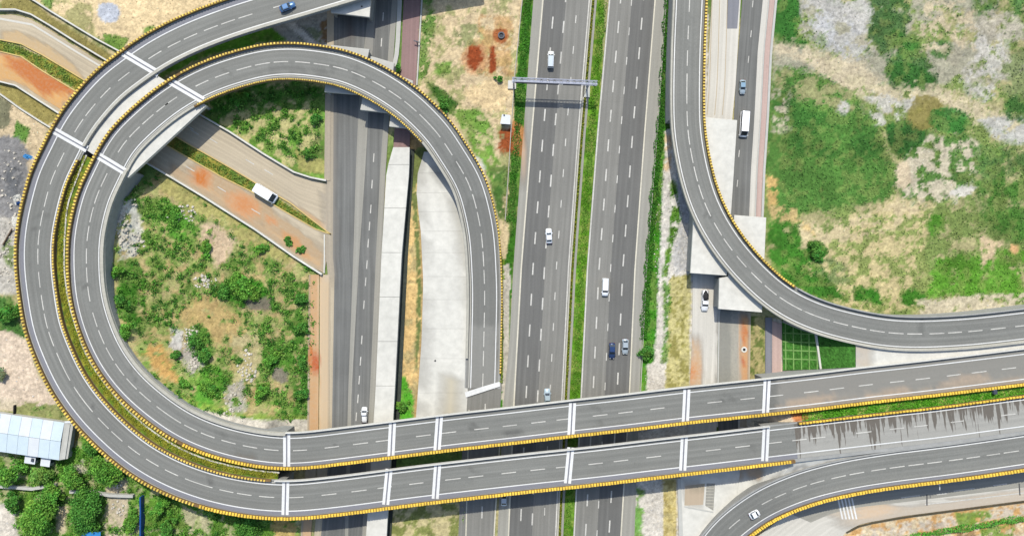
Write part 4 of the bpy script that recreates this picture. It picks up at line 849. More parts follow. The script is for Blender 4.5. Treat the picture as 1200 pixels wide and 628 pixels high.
# D
R = RD
R.band('asphalt', R.wl - .3, -(R.wr - .9), 0, M['asphalt'], 0, None, 8, True); R.band('hard_shoulder', -4.2, -(R.wr - 1.0), .005, M['shoulder_blue'], 0, None, 2)
R.band('edge_line', 3.93, 3.66, .012, M['white']); R.band('edge_line', -3.82, -4.09, .012, M['white'])
j = R.at(905, 585); R.base(0, R.n - 1, False); R.yellow(-1, 0, R.n - 1, True, .85, .86); R.pale(1, 0, R.n - 1, 'wall', .55, .5)
R.dashes([(860, 614), (899, 587), (911, 582), (937, 571), (959, 564), (981, 558), (1005, 554), (1029, 550), (1051, 547), (1074, 544), (1096, 541), (1119, 539), (1141, 535), (1165, 532), (1186, 529), (1210, 526)])
# grass median between the loops, on top of the embankment
def free_strip(name, pts, hw, dz, mat, kind, col=None):
    path, _ = catmull([P(*q) for q in pts]); V = []; Fc = []
    for i, p in enumerate(path):
        t = (path[min(i + 1, len(path) - 1)] - path[max(i - 1, 0)]); t.z = 0; t.normalize(); nl = Vector((-t.y, t.x, 0))
        for k in range(5): q = p + nl * hw * (1 - k / 2); V.append((q.x, q.y, q.z + dz + random.uniform(-.05, .05) * (k not in (0, 4)) * (hw > 1)))
    Fc = [(i * 5 + k, (i + 1) * 5 + k, (i + 1) * 5 + k + 1, i * 5 + k + 1) for i in range(len(path) - 1) for k in range(4)]
    if col is not None:
        rs = random.Random(5); cc = []
        for i in range(len(V)): f = rs.uniform(.65, 1.35); c = col[rs.random() < .35]; cc.append((c[0] * f, c[1] * f, c[2] * f, 1))
        o = mesh(name, V, Fc, mat, None, col=cc)
    else: o = mesh(name, V, Fc, mat, None)
    if o.data.polygons[0].normal.z < 0: o.data.flip_normals()
    tag(o, kind=kind); return o, path
mp_ = [(98, 182, 7.6), (88, 206, 7.6), (77.5, 235, 7.6), (74, 256, 7.6), (72, 290, 7.3), (72.5, 322, 7.2), (78, 357, 7.1), (88, 390, 7.1), (101, 420, 7.2), (121, 451, 7.4), (150, 484, 7.6), (180, 509, 7.6), (215, 530, 7.6), (250, 543, 7.6), (290, 552, 7.6), (326, 556, 7.6)]
med, medpath = free_strip('grass_strip', mp_, 2.6, -.1, M['ground'], 'structure', (S(140, 140, 50), S(100, 130, 44)))
free_strip('drain_kerb', [(q[0] + 3.5 * (1 if q[1] < 400 else .4), q[1] - (0 if q[1] < 400 else 2.5), q[2]) for q in mp_], .22, .12, M['concrete'], 'structure')
# ------------------------------------------------------------------ culvert frames under the ramps
def slab(name, poly, z, label, cat='culvert', thick=1.0, mat='slab', walls=(), grp=None):
    W = [P(x, y, z) for x, y in poly]; c = sum(W, Vector()) / len(W); root = empty(name, (c.x, c.y, 0)); root['_abs'] = 1; tag(root, label, cat, grp)
    n_ = len(W); V = [tuple(v) for v in W] + [(v.x, v.y, v.z - thick) for v in W]; F = [tuple(range(n_)), tuple(range(2 * n_ - 1, n_ - 1, -1))] + [(k, (k + 1) % n_, (k + 1) % n_ + n_, k + n_) for k in range(n_)]
    o = mesh('top_slab', V, F, M[mat], root); bm = bmesh.new(); bm.from_mesh(o.data); bmesh.ops.recalc_face_normals(bm, faces=bm.faces)
    bmesh.ops.bevel(bm, geom=[e for e in bm.edges], offset=.06, segments=1, affect='EDGES'); bm.to_mesh(o.data); bm.free()
    for (x0, y0, x1, y1) in walls:
        a = P(x0, y0, z); b_ = P(x1, y1, z); d = (b_ - a).normalized(); nn = Vector((-d.y, d.x, 0)) * .35
        q = [a - nn, a + nn, b_ + nn, b_ - nn]; V = [(v.x, v.y, z - thick - .002) for v in q] + [(v.x, v.y, -.3) for v in q]
        o = mesh('side_wall', V, [(0, 1, 2, 3), (0, 4, 5, 1), (1, 5, 6, 2), (2, 6, 7, 3), (3, 7, 4, 0)], M['wall'], root)
        bm = bmesh.new(); bm.from_mesh(o.data); bmesh.ops.recalc_face_normals(bm, faces=bm.faces); bm.to_mesh(o.data); bm.free()
    return root
slab('culvert_frame', [(820, 137), (864, 141), (852, 323), (809, 320)], 6.1, 'long white culvert slab reaching from beside the minibus down under the curved right ramp', walls=[(821, 140, 811.5, 318), (862, 143, 850.5, 321)])
slab('culvert_frame', [(860.5, 252), (898, 255), (893, 366), (842, 362), (843, 326), (853.5, 324)], 5.9, 'white culvert slab at the end of the pink walkway under the right ramp', walls=[(896, 257, 891.5, 364), (844.5, 327, 843.5, 360)])
slab('culvert_frame', [(388, 53), (433, 58), (421, 111), (380, 108)], 6.2, 'left grey slab of the three stepped under the loop top', walls=[(389.5, 55, 381.5, 106), (431, 60, 420, 109)], mat='slab_grey')
slab('culvert_frame', [(434.5, 66), (462, 74), (454, 132.5), (422, 129)], 5.7, 'middle grey slab of the three stepped under the loop top', walls=[(460, 76, 453, 131)], mat='slab_grey')
slab('culvert_frame', [(463.5, 87), (484, 95), (477, 150.5), (456, 148.5)], 5.2, 'right grey slab of the three, above the red walkway', walls=[(482, 97, 476, 149)], mat='slab_grey')
slab('culvert_frame', [(387.5, 15), (433, 20.5), (438, -45), (388, -50)], 6.0, 'white slab poking out at the top edge below the bridge', walls=[(389, 13, 390, -48), (431, 18, 436, -43)], mat='slab')
slab('culvert_frame', [(150, 208.5), (242, 124), (146, 66), (62, 150)], 7.72, 'skewed white bridge slab spanning the dusty diagonal roads under the left loop', 'bridge', walls=[(152, 203, 66, 152), (234, 122, 148, 70)], thick=1.3)
# ------------------------------------------------------------------ low walls and kerbs
def wallrun(name, pts, width, h, mat, label, cat, z0=-.25, grp=None):
    W = [P(p[0], p[1], 0) for p in pts]; c = W[len(W) // 2]; V = []; 
    for i, p in enumerate(W):
        t = W[min(i + 1, len(W) - 1)] - W[max(i - 1, 0)]; t.normalize(); nn = Vector((-t.y, t.x, 0)) * width / 2
        for q, zz in ((p + nn, z0), (p + nn * .9, h), (p - nn * .9, h), (p - nn, z0)): V.append((q.x - c.x, q.y - c.y, zz))
    F = [(i * 4 + k, i * 4 + (k + 1) % 4, (i + 1) * 4 + (k + 1) % 4, (i + 1) * 4 + k) for i in range(len(W) - 1) for k in range(4)] + [(0, 1, 2, 3), tuple(len(V) - 4 + k for k in (3, 2, 1, 0))]
    o = mesh(name, V, F, M[mat]); bm = bmesh.new(); bm.from_mesh(o.data); bmesh.ops.recalc_face_normals(bm, faces=bm.faces); bm.to_mesh(o.data); bm.free()
    o.location = (c.x, c.y, 0); tag(o, label, cat, grp); return o
wallrun('concrete_wall', [(30, -5), (45, 4), (62, 15), (90, 32), (115, 47), (141, 61), (150, 66)], .45, .9, 'slab', 'straight pale concrete drain wall slanting down from the top edge, top left', 'wall')
wallrun('concrete_wall', [(-200, 12), (0, 12.5), (20, 12.5), (38, 18), (60, 31), (90, 50), (125, 71), (135, 77)], .45, 1.0, 'slab', 'pale concrete kerb wall along the far side of the upper dusty road, top left', 'wall')
wallrun('concrete_wall', [(-200, 95.5), (0, 96), (20, 101), (45, 117), (70, 133), (82, 140)], .45, .9, 'slab', 'pale concrete kerb wall below the red-stained road, top left', 'wall')
wallrun('concrete_wall', [(-8, 107), (0, 110), (25, 128), (50, 144), (60, 150)], .4, .6, 'slab', 'thin concrete kerb in the dirt left of the yellow-edged loop', 'wall')
wallrun('concrete_wall', [(190, 110), (236, 135.5), (270, 155), (310, 181), (345, 202), (365, 208.5), (383, 212)], .5, 1.1, 'slab', 'pale wall between the upper diagonal road and the small green triangle', 'wall')
wallrun('concrete_wall', [(150, 178), (200, 207), (240, 231), (300, 269), (345, 300.5), (378, 321.5)], .5, 1.1, 'slab', 'pale wall between the lower diagonal road and the rocky infield', 'wall')
for p_, lb in ((j1b, 'yellowish kerb on the upper side of the planted strip between diagonal roads'), (j2a, 'yellowish kerb on the lower side of the planted strip between diagonal roads')):
    wallrun('kerb', [(x, y + (.8 if p_ is j1b else -.4)) for x, y in p_], .35, .2, 'kerb_tan', lb, 'kerb')
wallrun('kerb', [(380.3, 275), (380.3, 300), (380, 320)], .35, .25, 'slab', 'short white kerb closing the end of the lower diagonal road', 'kerb')
wallrun('concrete_wall', [(-20, 568), (10, 569), (40, 571.5), (68, 567)], .9, 1.2, 'slab_grey', 'grey garden wall half hidden by trees below the shed', 'wall')
wallrun('concrete_wall', [(84, 575), (108, 575), (130, 579), (158, 580)], .9, 1.2, 'slab_grey', 'grey garden wall running right between the trees to the blue fence', 'wall')
wallrun('boundary_kerb', [(614, -30), (612, 0), (608, 40), (603, 90), (599, 150), (596, 200), (592, 258)], .22, .5, 'parapet', 'thin pale kerb between bare dirt and the green verge left of the motorway', 'kerb')
wallrun('blue_fence', [(168, 580), (168.3, 600), (168, 640)], .5, 2.0, 'blue_deep', 'deep blue sheet fence standing among the bushes at the bottom edge', 'fence')
wallrun('hedge_kerb', [(782, -40), (780.7, 0), (770, 160), (757.5, 315), (750, 472)], .25, .25, 'parapet', 'thin pale kerb between motorway shoulder and green verge on its right', 'kerb')
wallrun('motorway_kerb', [(p[0] + 2.4, p[1]) for p in m1R], .45, .35, 'parapet', 'pale kerb on the left side of the motorway median', 'kerb')
# ------------------------------------------------------------------ slope lattice
lat = empty('slope_lattice', P(960, 410, 0)); lat['_abs'] = 1; tag(lat, 'green grassed slope divided into squares by raised beams, under the right ramp', 'planted slope')
def slope_pt(px, py):
    z = 0
    for _ in range(6):
        q = P(px, py, z); z = float(height(np.array([600 + q.x / MPP]), np.array([314 - q.y / MPP]))[0])
    return P(px, py, z)
def surf(poly_rows, name, parent, mat, dz, col=None, nu=14, nv=10):
    (x0, y0), (x1, y1), (x2, y2), (x3, y3) = poly_rows; V = []; cc = []
    for j_ in range(nv + 1):
        for i_ in range(nu + 1):
            u = i_ / nu; v = j_ / nv; X_ = (x0 * (1 - u) + x1 * u) * (1 - v) + (x3 * (1 - u) + x2 * u) * v; Y_ = (y0 * (1 - u) + y1 * u) * (1 - v) + (y3 * (1 - u) + y2 * u) * v
            q = slope_pt(X_, Y_); V.append((q.x, q.y, q.z + dz)); f = random.uniform(.6, 1.4); cc.append((col[0] * f, col[1] * f, col[2] * f, 1) if col else (0, 0, 0, 0))
    F = [(j_ * (nu + 1) + i_, (j_ + 1) * (nu + 1) + i_, (j_ + 1) * (nu + 1) + i_ + 1, j_ * (nu + 1) + i_ + 1) for j_ in range(nv) for i_ in range(nu)]
    o = mesh(name, V, F, mat, parent, col=cc)
    if o.data.polygons[0].normal.z < 0: o.data.flip_normals()
    return o
surf([(916, 372), (1004, 400), (1003, 430), (917, 434)], 'grass_cover', lat, M['ground'], .18, S(72, 126, 50), 60, 30)
def beam(x0, y0, x1, y1, w_=.5, h=.5, name='lattice_beam'):
    n_ = 8; V = []
    for k in range(n_ + 1):
        f = k / n_; p = slope_pt(x0 + (x1 - x0) * f, y0 + (y1 - y0) * f); d = (P(x1, y1) - P(x0, y0)).normalized(); nn = Vector((-d.y, d.x, 0)) * w_ / 2
        for q, dz in ((p + nn, 0), (p + nn, h), (p - nn, h), (p - nn, 0)): V.append((q.x, q.y, q.z + dz))
    F = [(a_ * 4 + k, a_ * 4 + (k + 1) % 4, (a_ + 1) * 4 + (k + 1) % 4, (a_ + 1) * 4 + k) for a_ in range(n_) for k in range(4)] + [(0, 1, 2, 3)]
    o = mesh(name, V, F, M['beam'] if name == 'lattice_beam' else M['slab'], lat); bm = bmesh.new(); bm.from_mesh(o.data); bmesh.ops.recalc_face_normals(bm, faces=bm.faces); bm.to_mesh(o.data); bm.free()
M['beam'] = plain('mossy_beam', S(126, 168, 92), .95, .25, 1.2)
for k in range(5): x = 920 + k * 9.2; beam(x, 378 + (x - 917) * .24, x + .5, 433, .34, .3)
for k in range(4): beam(917, 390 + k * 10, 956 + k * 1.2, 391.5 + k * 10, .34, .3)
beam(955, 388, 961, 432, .55, .6, 'divider_beam')
# ------------------------------------------------------------------ vegetation
def leafcloud(name, centers, mat, parent, cols, leaf=.35, loc=(0, 0, 0)):
    """centers: array (n,3) of leaf positions (local)"""
    n_ = len(centers); r = np.random.default_rng(int(abs(centers[0][0] * 97 + n_)) % 9999)
    a = r.normal(size=(n_, 3)); a[:, 2] *= .55; a /= np.linalg.norm(a, axis=1)[:, None]; b_ = np.cross(a, r.normal(size=(n_, 3))); b_ /= np.linalg.norm(b_, axis=1)[:, None]
    s = leaf * r.uniform(.6, 1.4, size=(n_, 1)); V = np.stack([centers - a * s, centers + b_ * s * .6, centers + a * s, centers - b_ * s * .6], 1).reshape(-1, 3)
    F = np.arange(n_ * 4).reshape(-1, 4)
    me = bpy.data.meshes.new(name); me.vertices.add(n_ * 4); me.vertices.foreach_set('co', V.ravel()); me.loops.add(n_ * 4); me.loops.foreach_set('vertex_index', F.ravel()); me.polygons.add(n_); me.polygons.foreach_set('loop_start', np.arange(n_) * 4)
    c4 = np.concatenate([np.repeat(cols, 4, 0), np.ones((n_ * 4, 1))], 1); at_ = me.color_attributes.new('stain', 'FLOAT_COLOR', 'POINT'); at_.data.foreach_set('color', c4.astype(np.float32).ravel())
    me.materials.append(mat); me.update(calc_edges=True); o = bpy.data.objects.new(name, me); C.objects.link(o)
    if parent: o.parent = parent
    return o
def cone(V, F, a, b_, r0, r1, n_=6):
    d = (b_ - a).normalized(); u = d.orthogonal().normalized(); v = d.cross(u); b0 = len(V)
    for p, r in ((a, r0), (b_, r1)):
        for k in range(n_): q = p + (u * math.cos(2 * math.pi * k / n_) + v * math.sin(2 * math.pi * k / n_)) * r; V.append(tuple(q))
    F.extend([(b0 + k, b0 + (k + 1) % n_, b0 + n_ + (k + 1) % n_, b0 + n_ + k) for k in range(n_)])
def tree(name, px, py, rpx, h, col, label, cat='tree', leaf=.34, dens=1.0, seed=0):
    r = np.random.default_rng(seed + int(px * 7 + py)); rad = rpx * MPP; g = P(px, py, 0); gz = ground_z(g.x, g.y)
    for _ in range(2): g = P(px, py, h * .6); gz = ground_z(g.x, g.y)
    root = empty(name, (g.x, g.y, gz)); tag(root, label, cat)
    V = []; F = []; tips = []
    if h > 3:
        cone(V, F, Vector((0, 0, -.1)), Vector((.1, 0, h * .45)), .22, .15, 8)
        for k in range(6):
            a = k * 1.05 + r.uniform(-.3, .3); e = Vector((math.cos(a) * rad * .6, math.sin(a) * rad * .6, h * r.uniform(.6, .85))); cone(V, F, Vector((.08, 0, h * .38)), e, .11, .03, 5)
    else:
        for k in range(5):
            a = k * 1.26; e = Vector((math.cos(a) * rad * .5, math.sin(a) * rad * .5, h * .7)); cone(V, F, Vector((0, 0, -.1)), e, .06, .02, 5)
    mesh('trunk' if h > 3 else 'stem', V, F, M['bark'], root)
    pts = []; cols = []; nl = int(11 + rad * 5)
    for k in range(nl):
        a = r.uniform(0, 6.28); d = math.sqrt(r.uniform(0, 1)) * rad * (.95 if rad < 4 else .85) * (.72 + .42 * math.cos(2 * (a - seed - px))); rc = rad * r.uniform(.16, .42)
        cz = h * (.95 - .45 * (d / rad) ** 2) - rc * .6 + r.uniform(-.2, .2); cz = max(cz, rc * .5)
        nn = int(60 * rc * rc * dens * (.3 / leaf) ** 1.2) + 18; dv = r.normal(size=(nn, 3)); dv /= np.linalg.norm(dv, axis=1)[:, None]; rr = rc * r.uniform(.55, 1.08, size=(nn, 1))
        pts.append(np.array([math.cos(a) * d, math.sin(a) * d, cz]) + dv * rr * [1, 1, .75]); f = r.uniform(.75, 1.25); cols.append(np.array(col)[None, :] * f * r.uniform(.7, 1.35, size=(nn, 1)) * [1 + .15 * r.normal(), 1, 1])
    leafcloud('crown', np.concatenate(pts), M['leaf'], root, np.clip(np.concatenate(cols), .004, .6), leaf)
    return root
g1, g2, g3, g4 = S(98, 148, 56, 1.9), S(80, 132, 52, 1.9), S(118, 158, 72, 1.8), S(140, 150, 110, 1.6)
T = [('tree', 10, 556, 16, 5, g1, 'round green tree at the left edge just below the shed', 'tree'),
     ('tree', 47, 558, 12, 4.2, g3, 'olive green tree right below the two small white huts', 'tree'),
     ('tree', 84, 560, 17, 5, g1, 'yellow-green tree below the right end of the shed', 'tree'),
     ('tree', 122, 552, 19, 6, g1, 'large bright green tree touching the yellow edge of the loop', 'tree'),
     ('tree', 106, 526, 10, 4, g2, 'dark green tree between the shed and the loop ramp', 'tree'),
     ('tree', 45, 604, 26, 6.5, g1, 'widest green tree, near the bottom left corner', 'tree'),
     ('tree', 99, 600, 24, 6, g2, 'round dark green tree above the small blue roof', 'tree'),
     ('tree', 62, 578, 13, 4.5, g1, 'green tree crossing the grey garden wall', 'tree'),
     ('tree', 14, 588, 11, 4, g2, 'small tree at the left edge above pale ground', 'tree'),
     ('bush', 186, 596, 12, 2.8, g1, 'bush right of the blue fence', 'bush'), ('bush', 152, 612, 12, 2.8, g1, 'bush left of the blue fence', 'bush'),
     ('bush', 196, 618, 12, 2.6, g2, 'bush at the bottom edge right of the blue fence', 'bush'), ('bush', 285, 612, 20, 3, g2, 'broad low bush below the loop where the two bridges begin', 'bush'),
     ('bush', 246, 598, 10, 2, g3, 'pale bush below the outer loop, left of the broad bush', 'bush'), ('bush', 312, 606, 10, 2, g3, 'small bush beside the service road at the bottom edge', 'bush'),
     ('bush', 10, 367, 14, 2.8, g2, 'dark bush at the left edge above the bare pale ground', 'bush'), ('bush', 1, 438, 8, 2, g4, 'grey-green bush at the left edge on bare ground', 'bush'),
     ('bush', 285, 338, 17, 3, g1, 'largest bush in the middle of the infield', 'bush'), ('bush', 262, 342, 9, 2, g2, 'small dark bush just left of the largest infield bush', 'bush'),
     ('bush', 150, 352, 10, 2, g2, 'dark bush hugging the inner wall of the left loop', 'bush'), ('bush', 158, 388, 12, 2.2, g1, 'bush at the lower left of the infield by the wall', 'bush'),
     ('bush', 228, 398, 10, 2.2, g2, 'bush beside the bare tan patch of the infield', 'bush'), ('bush', 240, 418, 10, 2.2, g2, 'bush right of the grey rock patch of the infield', 'bush'),
     ('bush', 205, 416, 7, 1.8, g2, 'small bush left of the grey rock patch', 'bush'), ('bush', 247, 458, 14, 2.4, g1, 'bright bush low in the infield above the inner loop ramp', 'bush'),
     ('bush', 222, 448, 9, 1.8, g1, 'small bright bush above the inner ramp, left of its larger neighbour', 'bush'),
     ('bush', 318, 420, 11, 2.2, g1, 'bush in the right part of the infield', 'bush'), ('bush', 306, 460, 11, 2.4, g1, 'round bush low in the infield, right of pale rubble', 'bush'),
     ('bush', 352, 350, 9, 2.2, g2, 'bush at the upper right edge of the infield by the sidewalk', 'bush'), ('bush', 352, 385, 9, 2.2, g2, 'second bush down along the sidewalk edge of the infield', 'bush'),
     ('bush', 354, 425, 8, 2.2, g2, 'bush beside the rust spot on the sidewalk', 'bush'), ('bush', 352, 462, 9, 2.4, g2, 'lowest bush along the sidewalk edge of the infield', 'bush'),
     ('bush', 203, 250, 12, 1.4, g1, 'flat bright bush at the top left of the infield', 'bush'), ('bush', 240, 292, 9, 1.8, g1, 'bush left of the pinkish bare patch of the infield', 'bush'),
     ('bush', 305, 292, 8, 1.6, g1, 'small bush against the wall of the lower diagonal road', 'bush'), ('bush', 142, 318, 8, 1.8, g1, 'small bush below the white rocks of the infield', 'bush'),
     ('bush', 338, 283, 6, 1.0, g2, 'low dark bush growing on the lower diagonal road', 'bush'), ('bush', 352, 293, 6, 1.0, g2, 'second low bush growing on the lower diagonal road near its kerb', 'bush'),
     ('bush', 758, 412, 11, 2.4, g2, 'round dark bush at the end of the verge right of the motorway', 'bush'), ('bush', 472, 474, 9, 2, g1, 'bright green bush in the ditch just above the bridge', 'bush'),
     ('bush', 466, 80, 5, 2, g2, 'small dark bush squeezed between culvert slabs and red walkway', 'bush'), ('bush', 957, 295, 11, 2, g2, 'round lone bush in the right field', 'bush'),
     ('bush', 520, 124, 9, 2, g2, 'dark bush against the right outer edge of the loop top', 'bush'), ('bush', 584, 92, 5, 1.4, g2, 'small round bush beside the gantry foot', 'bush'),
     ('bush', 280, 115, 10, 1.8, g1, 'bush in the shade at the top of the small green triangle', 'bush'), ('bush', 368, 140, 8, 1.8, g2, 'bush at the right edge of the small green triangle', 'bush'),
     ('bush', 360, 180, 7, 1.6, g2, 'bush at the lower tip of the small green triangle', 'bush')]
for t_ in T: tree(*t_, leaf=.3 if t_[0] == 'tree' else .26)
# long trimmed hedge bottom right
def hedge(name, pts, width, h, col, label, cat, parent=None, kind=None, n_per_m=60, z=None, leaf=.2):
    path, _ = catmull([P(*q) for q in pts]); r = np.random.default_rng(12); A = []; 
    c0 = path[len(path) // 2]; gz = ground_z(c0.x, c0.y) if z is None else z
    for i in range(len(path) - 1):
        n_ = int(n_per_m * (path[i + 1] - path[i]).length); t = (path[i + 1] - path[i]).normalized(); nl = Vector((-t.y, t.x, 0)); f = r.uniform(0, 1, n_); o_ = r.uniform(-1, 1, n_); hh = r.uniform(.1, 1, n_) ** .5
        wob = 1 + .25 * math.sin(i * .9) + .15 * math.sin(i * .37)
        p = np.array(path[i])[None, :] * (1 - f[:, None]) + np.array(path[i + 1])[None, :] * f[:, None] + np.array(nl)[None, :] * (o_ * width / 2 * wob)[:, None]
        p[:, 2] = (gz if z is None else p[:, 2]) + hh * h * (1 - .4 * o_ ** 2); A.append(p)
    A = np.concatenate(A); A -= np.array([c0.x, c0.y, 0]); cols = np.array(col)[None, :] * r.uniform(.6, 1.4, size=(len(A), 1))
    o = leafcloud(name, A, M['leaf'], parent, cols, leaf); o.location = (c0.x, c0.y, 0); tag(o, label, cat, None, kind); return o
hedge('hedge', [(1035, 636), (1080, 626, 0), (1110, 621, 0), (1150, 615, 0), (1178, 609, 0), (1215, 606, 0), (1280, 600, 0)], 1.7, 1.2, S(92, 158, 58, 1.9), 'long narrow green hedge in the bottom right corner beside pale dirt', 'hedge', leaf=.22)
# verge plants
hedge('median_shrubs', [(-20, 52, 0), (20, 57, 0), (50, 75, 0), (98, 103, 0)], 2.6, .6, S(128, 146, 62, 1.7), 'yellow-green planting between the two dusty roads, top left', 'plants', kind='stuff', n_per_m=38, leaf=.2)
hedge('median_shrubs', [(205, 168, 0), (236, 187, 0), (265, 203, 0), (298, 221, 0)], 2.3, .6, S(118, 142, 58, 1.7), 'yellow-green planting between the diagonal roads above the parked minibus', 'plants', kind='stuff', n_per_m=38, leaf=.2)
hedge('median_shrubs', [(326, 238, 0), (345, 250, 0), (370, 264, 0)], 1.4, .6, S(118, 142, 58, 1.7), 'yellow-green planting between the diagonal roads below the parked minibus', 'plants', kind='stuff', n_per_m=30, leaf=.2)
hedge('verge_plants', [(785, -60, 0), (783, 0, 0), (777, 100, 0), (771, 180, 0), (763, 270, 0), (758, 340, 0), (754, 398, 0)], 2.3, .8, S(62, 118, 34, 1.7), 'dense green plants along the right verge of the motorway', 'plants', kind='stuff', n_per_m=70)
hedge('median_plants', [(p[0] + 4.4, p[1], 0) for p in m1R[1:-1]], .8, .7, S(128, 128, 40, 1.7), 'row of yellowish low plants along the left kerb of the motorway median', 'plants', kind='stuff', n_per_m=30)
hedge('median_grass', [(lerpx(m2L, y) - 7.5, y, 0) for y in range(-60, 700, 60)], 2.3, .35, S(92, 142, 38, 1.7), 'short bright grass on the motorway median', 'grass', kind='stuff', n_per_m=50, leaf=.16)
hedge('verge_grass', [(621, -40, 0), (618.5, 0, 0), (612, 90, 0), (606, 155, 0), (597.5, 260, 0)], 2.6, .4, S(66, 122, 36, 1.7), 'green grass between the thin kerb and the motorway shoulder', 'grass', kind='stuff', n_per_m=70, leaf=.18)
hedge('embankment_grass', [(940, 489, 7.2), (1000, 481, 7.2), (1100, 469, 7.2), (1180, 460, 7.2), (1300, 444, 7.2)], 3.0, .35, S(92, 158, 40, 1.8), 'bright green grass between the two ramps at the right edge', 'grass', kind='stuff', n_per_m=80, z=7.2, leaf=.18)
hedge('loop_grass', mp_, 1.9, .45, S(150, 152, 52, 1.7), 'yellow-green grass on the narrow strip between the two loop ramps', 'grass', kind='stuff', n_per_m=45, z=7.2, leaf=.16)
hedge('ramp_edge_plants', [(587, 300, 0), (588, 380, 0), (587.5, 448, 0)], .9, .6, S(120, 140, 40, 1.7), 'thin yellow-green plants beside the descending loop end', 'plants', kind='stuff', n_per_m=50, leaf=.18)
# ground cover tufts scattered where the ground is green or dry
r = np.random.default_rng(99); NT = 150000
tx = r.uniform(-160, 160, NT); ty = r.uniform(-86, 86, NT)
ii = np.clip(np.searchsorted(xs, tx) - 1, 0, nx - 2); jj = np.clip(np.searchsorted(ys, ty) - 1, 0, ny - 2); k = jj * nx + ii
c = colr[k]; green = c[:, 1] / (c[:, 0] + 1e-4); tgx = 600 + tx / MPP; tgy = 314 - ty / MPP
ok = ~flat[k] & ((green > 1.12) | (r.uniform(size=NT) < .10)) & (Z[k] < 3)
for R_ in (RA, RB, RC, RD):                      # nothing grows under the ramps' carriageways
    pa = np.array([(p.x, p.y) for p in R_.path[::3]])
    for q in range(0, len(pa)): ok &= ((tx - pa[q, 0]) ** 2 + (ty - pa[q, 1]) ** 2) > 5.6 ** 2
tx, ty, k, green = tx[ok], ty[ok], k[ok], green[ok]
cent = np.stack([tx, ty, Z[k] + np.where(green > 1.12, r.uniform(.05, .4, len(k)), r.uniform(.02, .12, len(k)))], 1)
cc = colr[k] * r.uniform(.8, 2.2, size=(len(k), 1))
o = leafcloud('ground_plants', cent, M['leaf'], None, np.clip(cc, 0, .5), .24); tag(o, 'weeds and grass tufts scattered over the open ground', 'weeds', None, 'stuff')
# low scrub: clumps nobody could count, in the infield and the lower left
rs = np.random.default_rng(31); P_ = []; C_ = []
ks = np.nonzero(((inside(IB, px, py) | inside(IN, px, py)) | inside([(60, 500), (140, 540), (200, 580), (350, 606), (350, 640), (-20, 640), (-20, 560)], px, py)) & ~flat & (colr[:, 1] > colr[:, 0] * 1.1))[0]
for kk in rs.choice(ks, 1300):
    rc = rs.uniform(.25, 1.0); nn = int(30 * rc + 12); dv = rs.normal(size=(nn, 3)) * [rc * .6, rc * .6, .25 + rc * .2]; dv[:, 2] = np.abs(dv[:, 2]) + .1
    P_.append(np.array([X[kk], Y[kk], Z[kk]]) + dv); C_.append(np.array([S(86, 140, 48, 1.8), S(120, 160, 70, 1.7), S(66, 116, 42, 1.8)][int(rs.integers(3))])[None, :] * rs.uniform(.6, 1.4, size=(nn, 1)))
o = leafcloud('scrub', np.concatenate(P_), M['leaf'], None, np.clip(np.concatenate(C_), 0, .6), .24); tag(o, 'ragged low scrub growing through the infield rubble and the lower left bank', 'scrub', None, 'stuff')
# rubble
def rocks(spots, n_, label, smin=.15, smax=.55):
    V = []; F = []; rr = random.Random(17)
    for _ in range(n_):
        cx, cy, rx, ry = rr.choice(spots); a = rr.uniform(0, 6.28); d = math.sqrt(rr.random()); p = P(cx + rx * d * math.cos(a), cy + ry * d * math.sin(a)); s = rr.uniform(smin, smax) * rr.uniform(.6, 1.2); z = ground_z(p.x, p.y); b0 = len(V)
        for zz, k_ in ((-.1, 1.0), (s * .6, .75)):
            for q in range(5): an = q * 1.2566 + a; V.append((p.x + math.cos(an) * s * k_ * rr.uniform(.7, 1.2), p.y + math.sin(an) * s * k_ * rr.uniform(.7, 1.2), z + zz * rr.uniform(.8, 1.2)))
        F += [(b0 + 5, b0 + 6, b0 + 7, b0 + 8, b0 + 9)] + [(b0 + k_, b0 + (k_ + 1) % 5, b0 + 5 + (k_ + 1) % 5, b0 + 5 + k_) for k_ in range(5)]
    o = mesh('rubble', V, F, M['rock']); tag(o, label, 'rubble', None, 'stuff')
rocks([(147, 262, 10, 20), (158, 285, 12, 14), (152, 240, 14, 8), (222, 395, 10, 14), (278, 465, 12, 18), (290, 430, 12, 20), (240, 330, 14, 8), (215, 250, 20, 10), (225, 425, 8, 8)], 420, 'white broken rocks scattered in the loop infield')
rocks([(20, 270, 10, 20), (8, 300, 12, 30), (10, 210, 16, 40), (140, 585, 10, 20)], 160, 'pale broken stones left of the outer loop')
rocks([(800, 290, 14, 30), (772, 260, 6, 70), (765, 460, 12, 40), (770, 590, 14, 30)], 260, 'small pale stones on the gravel beside the motorway', .08, .28)
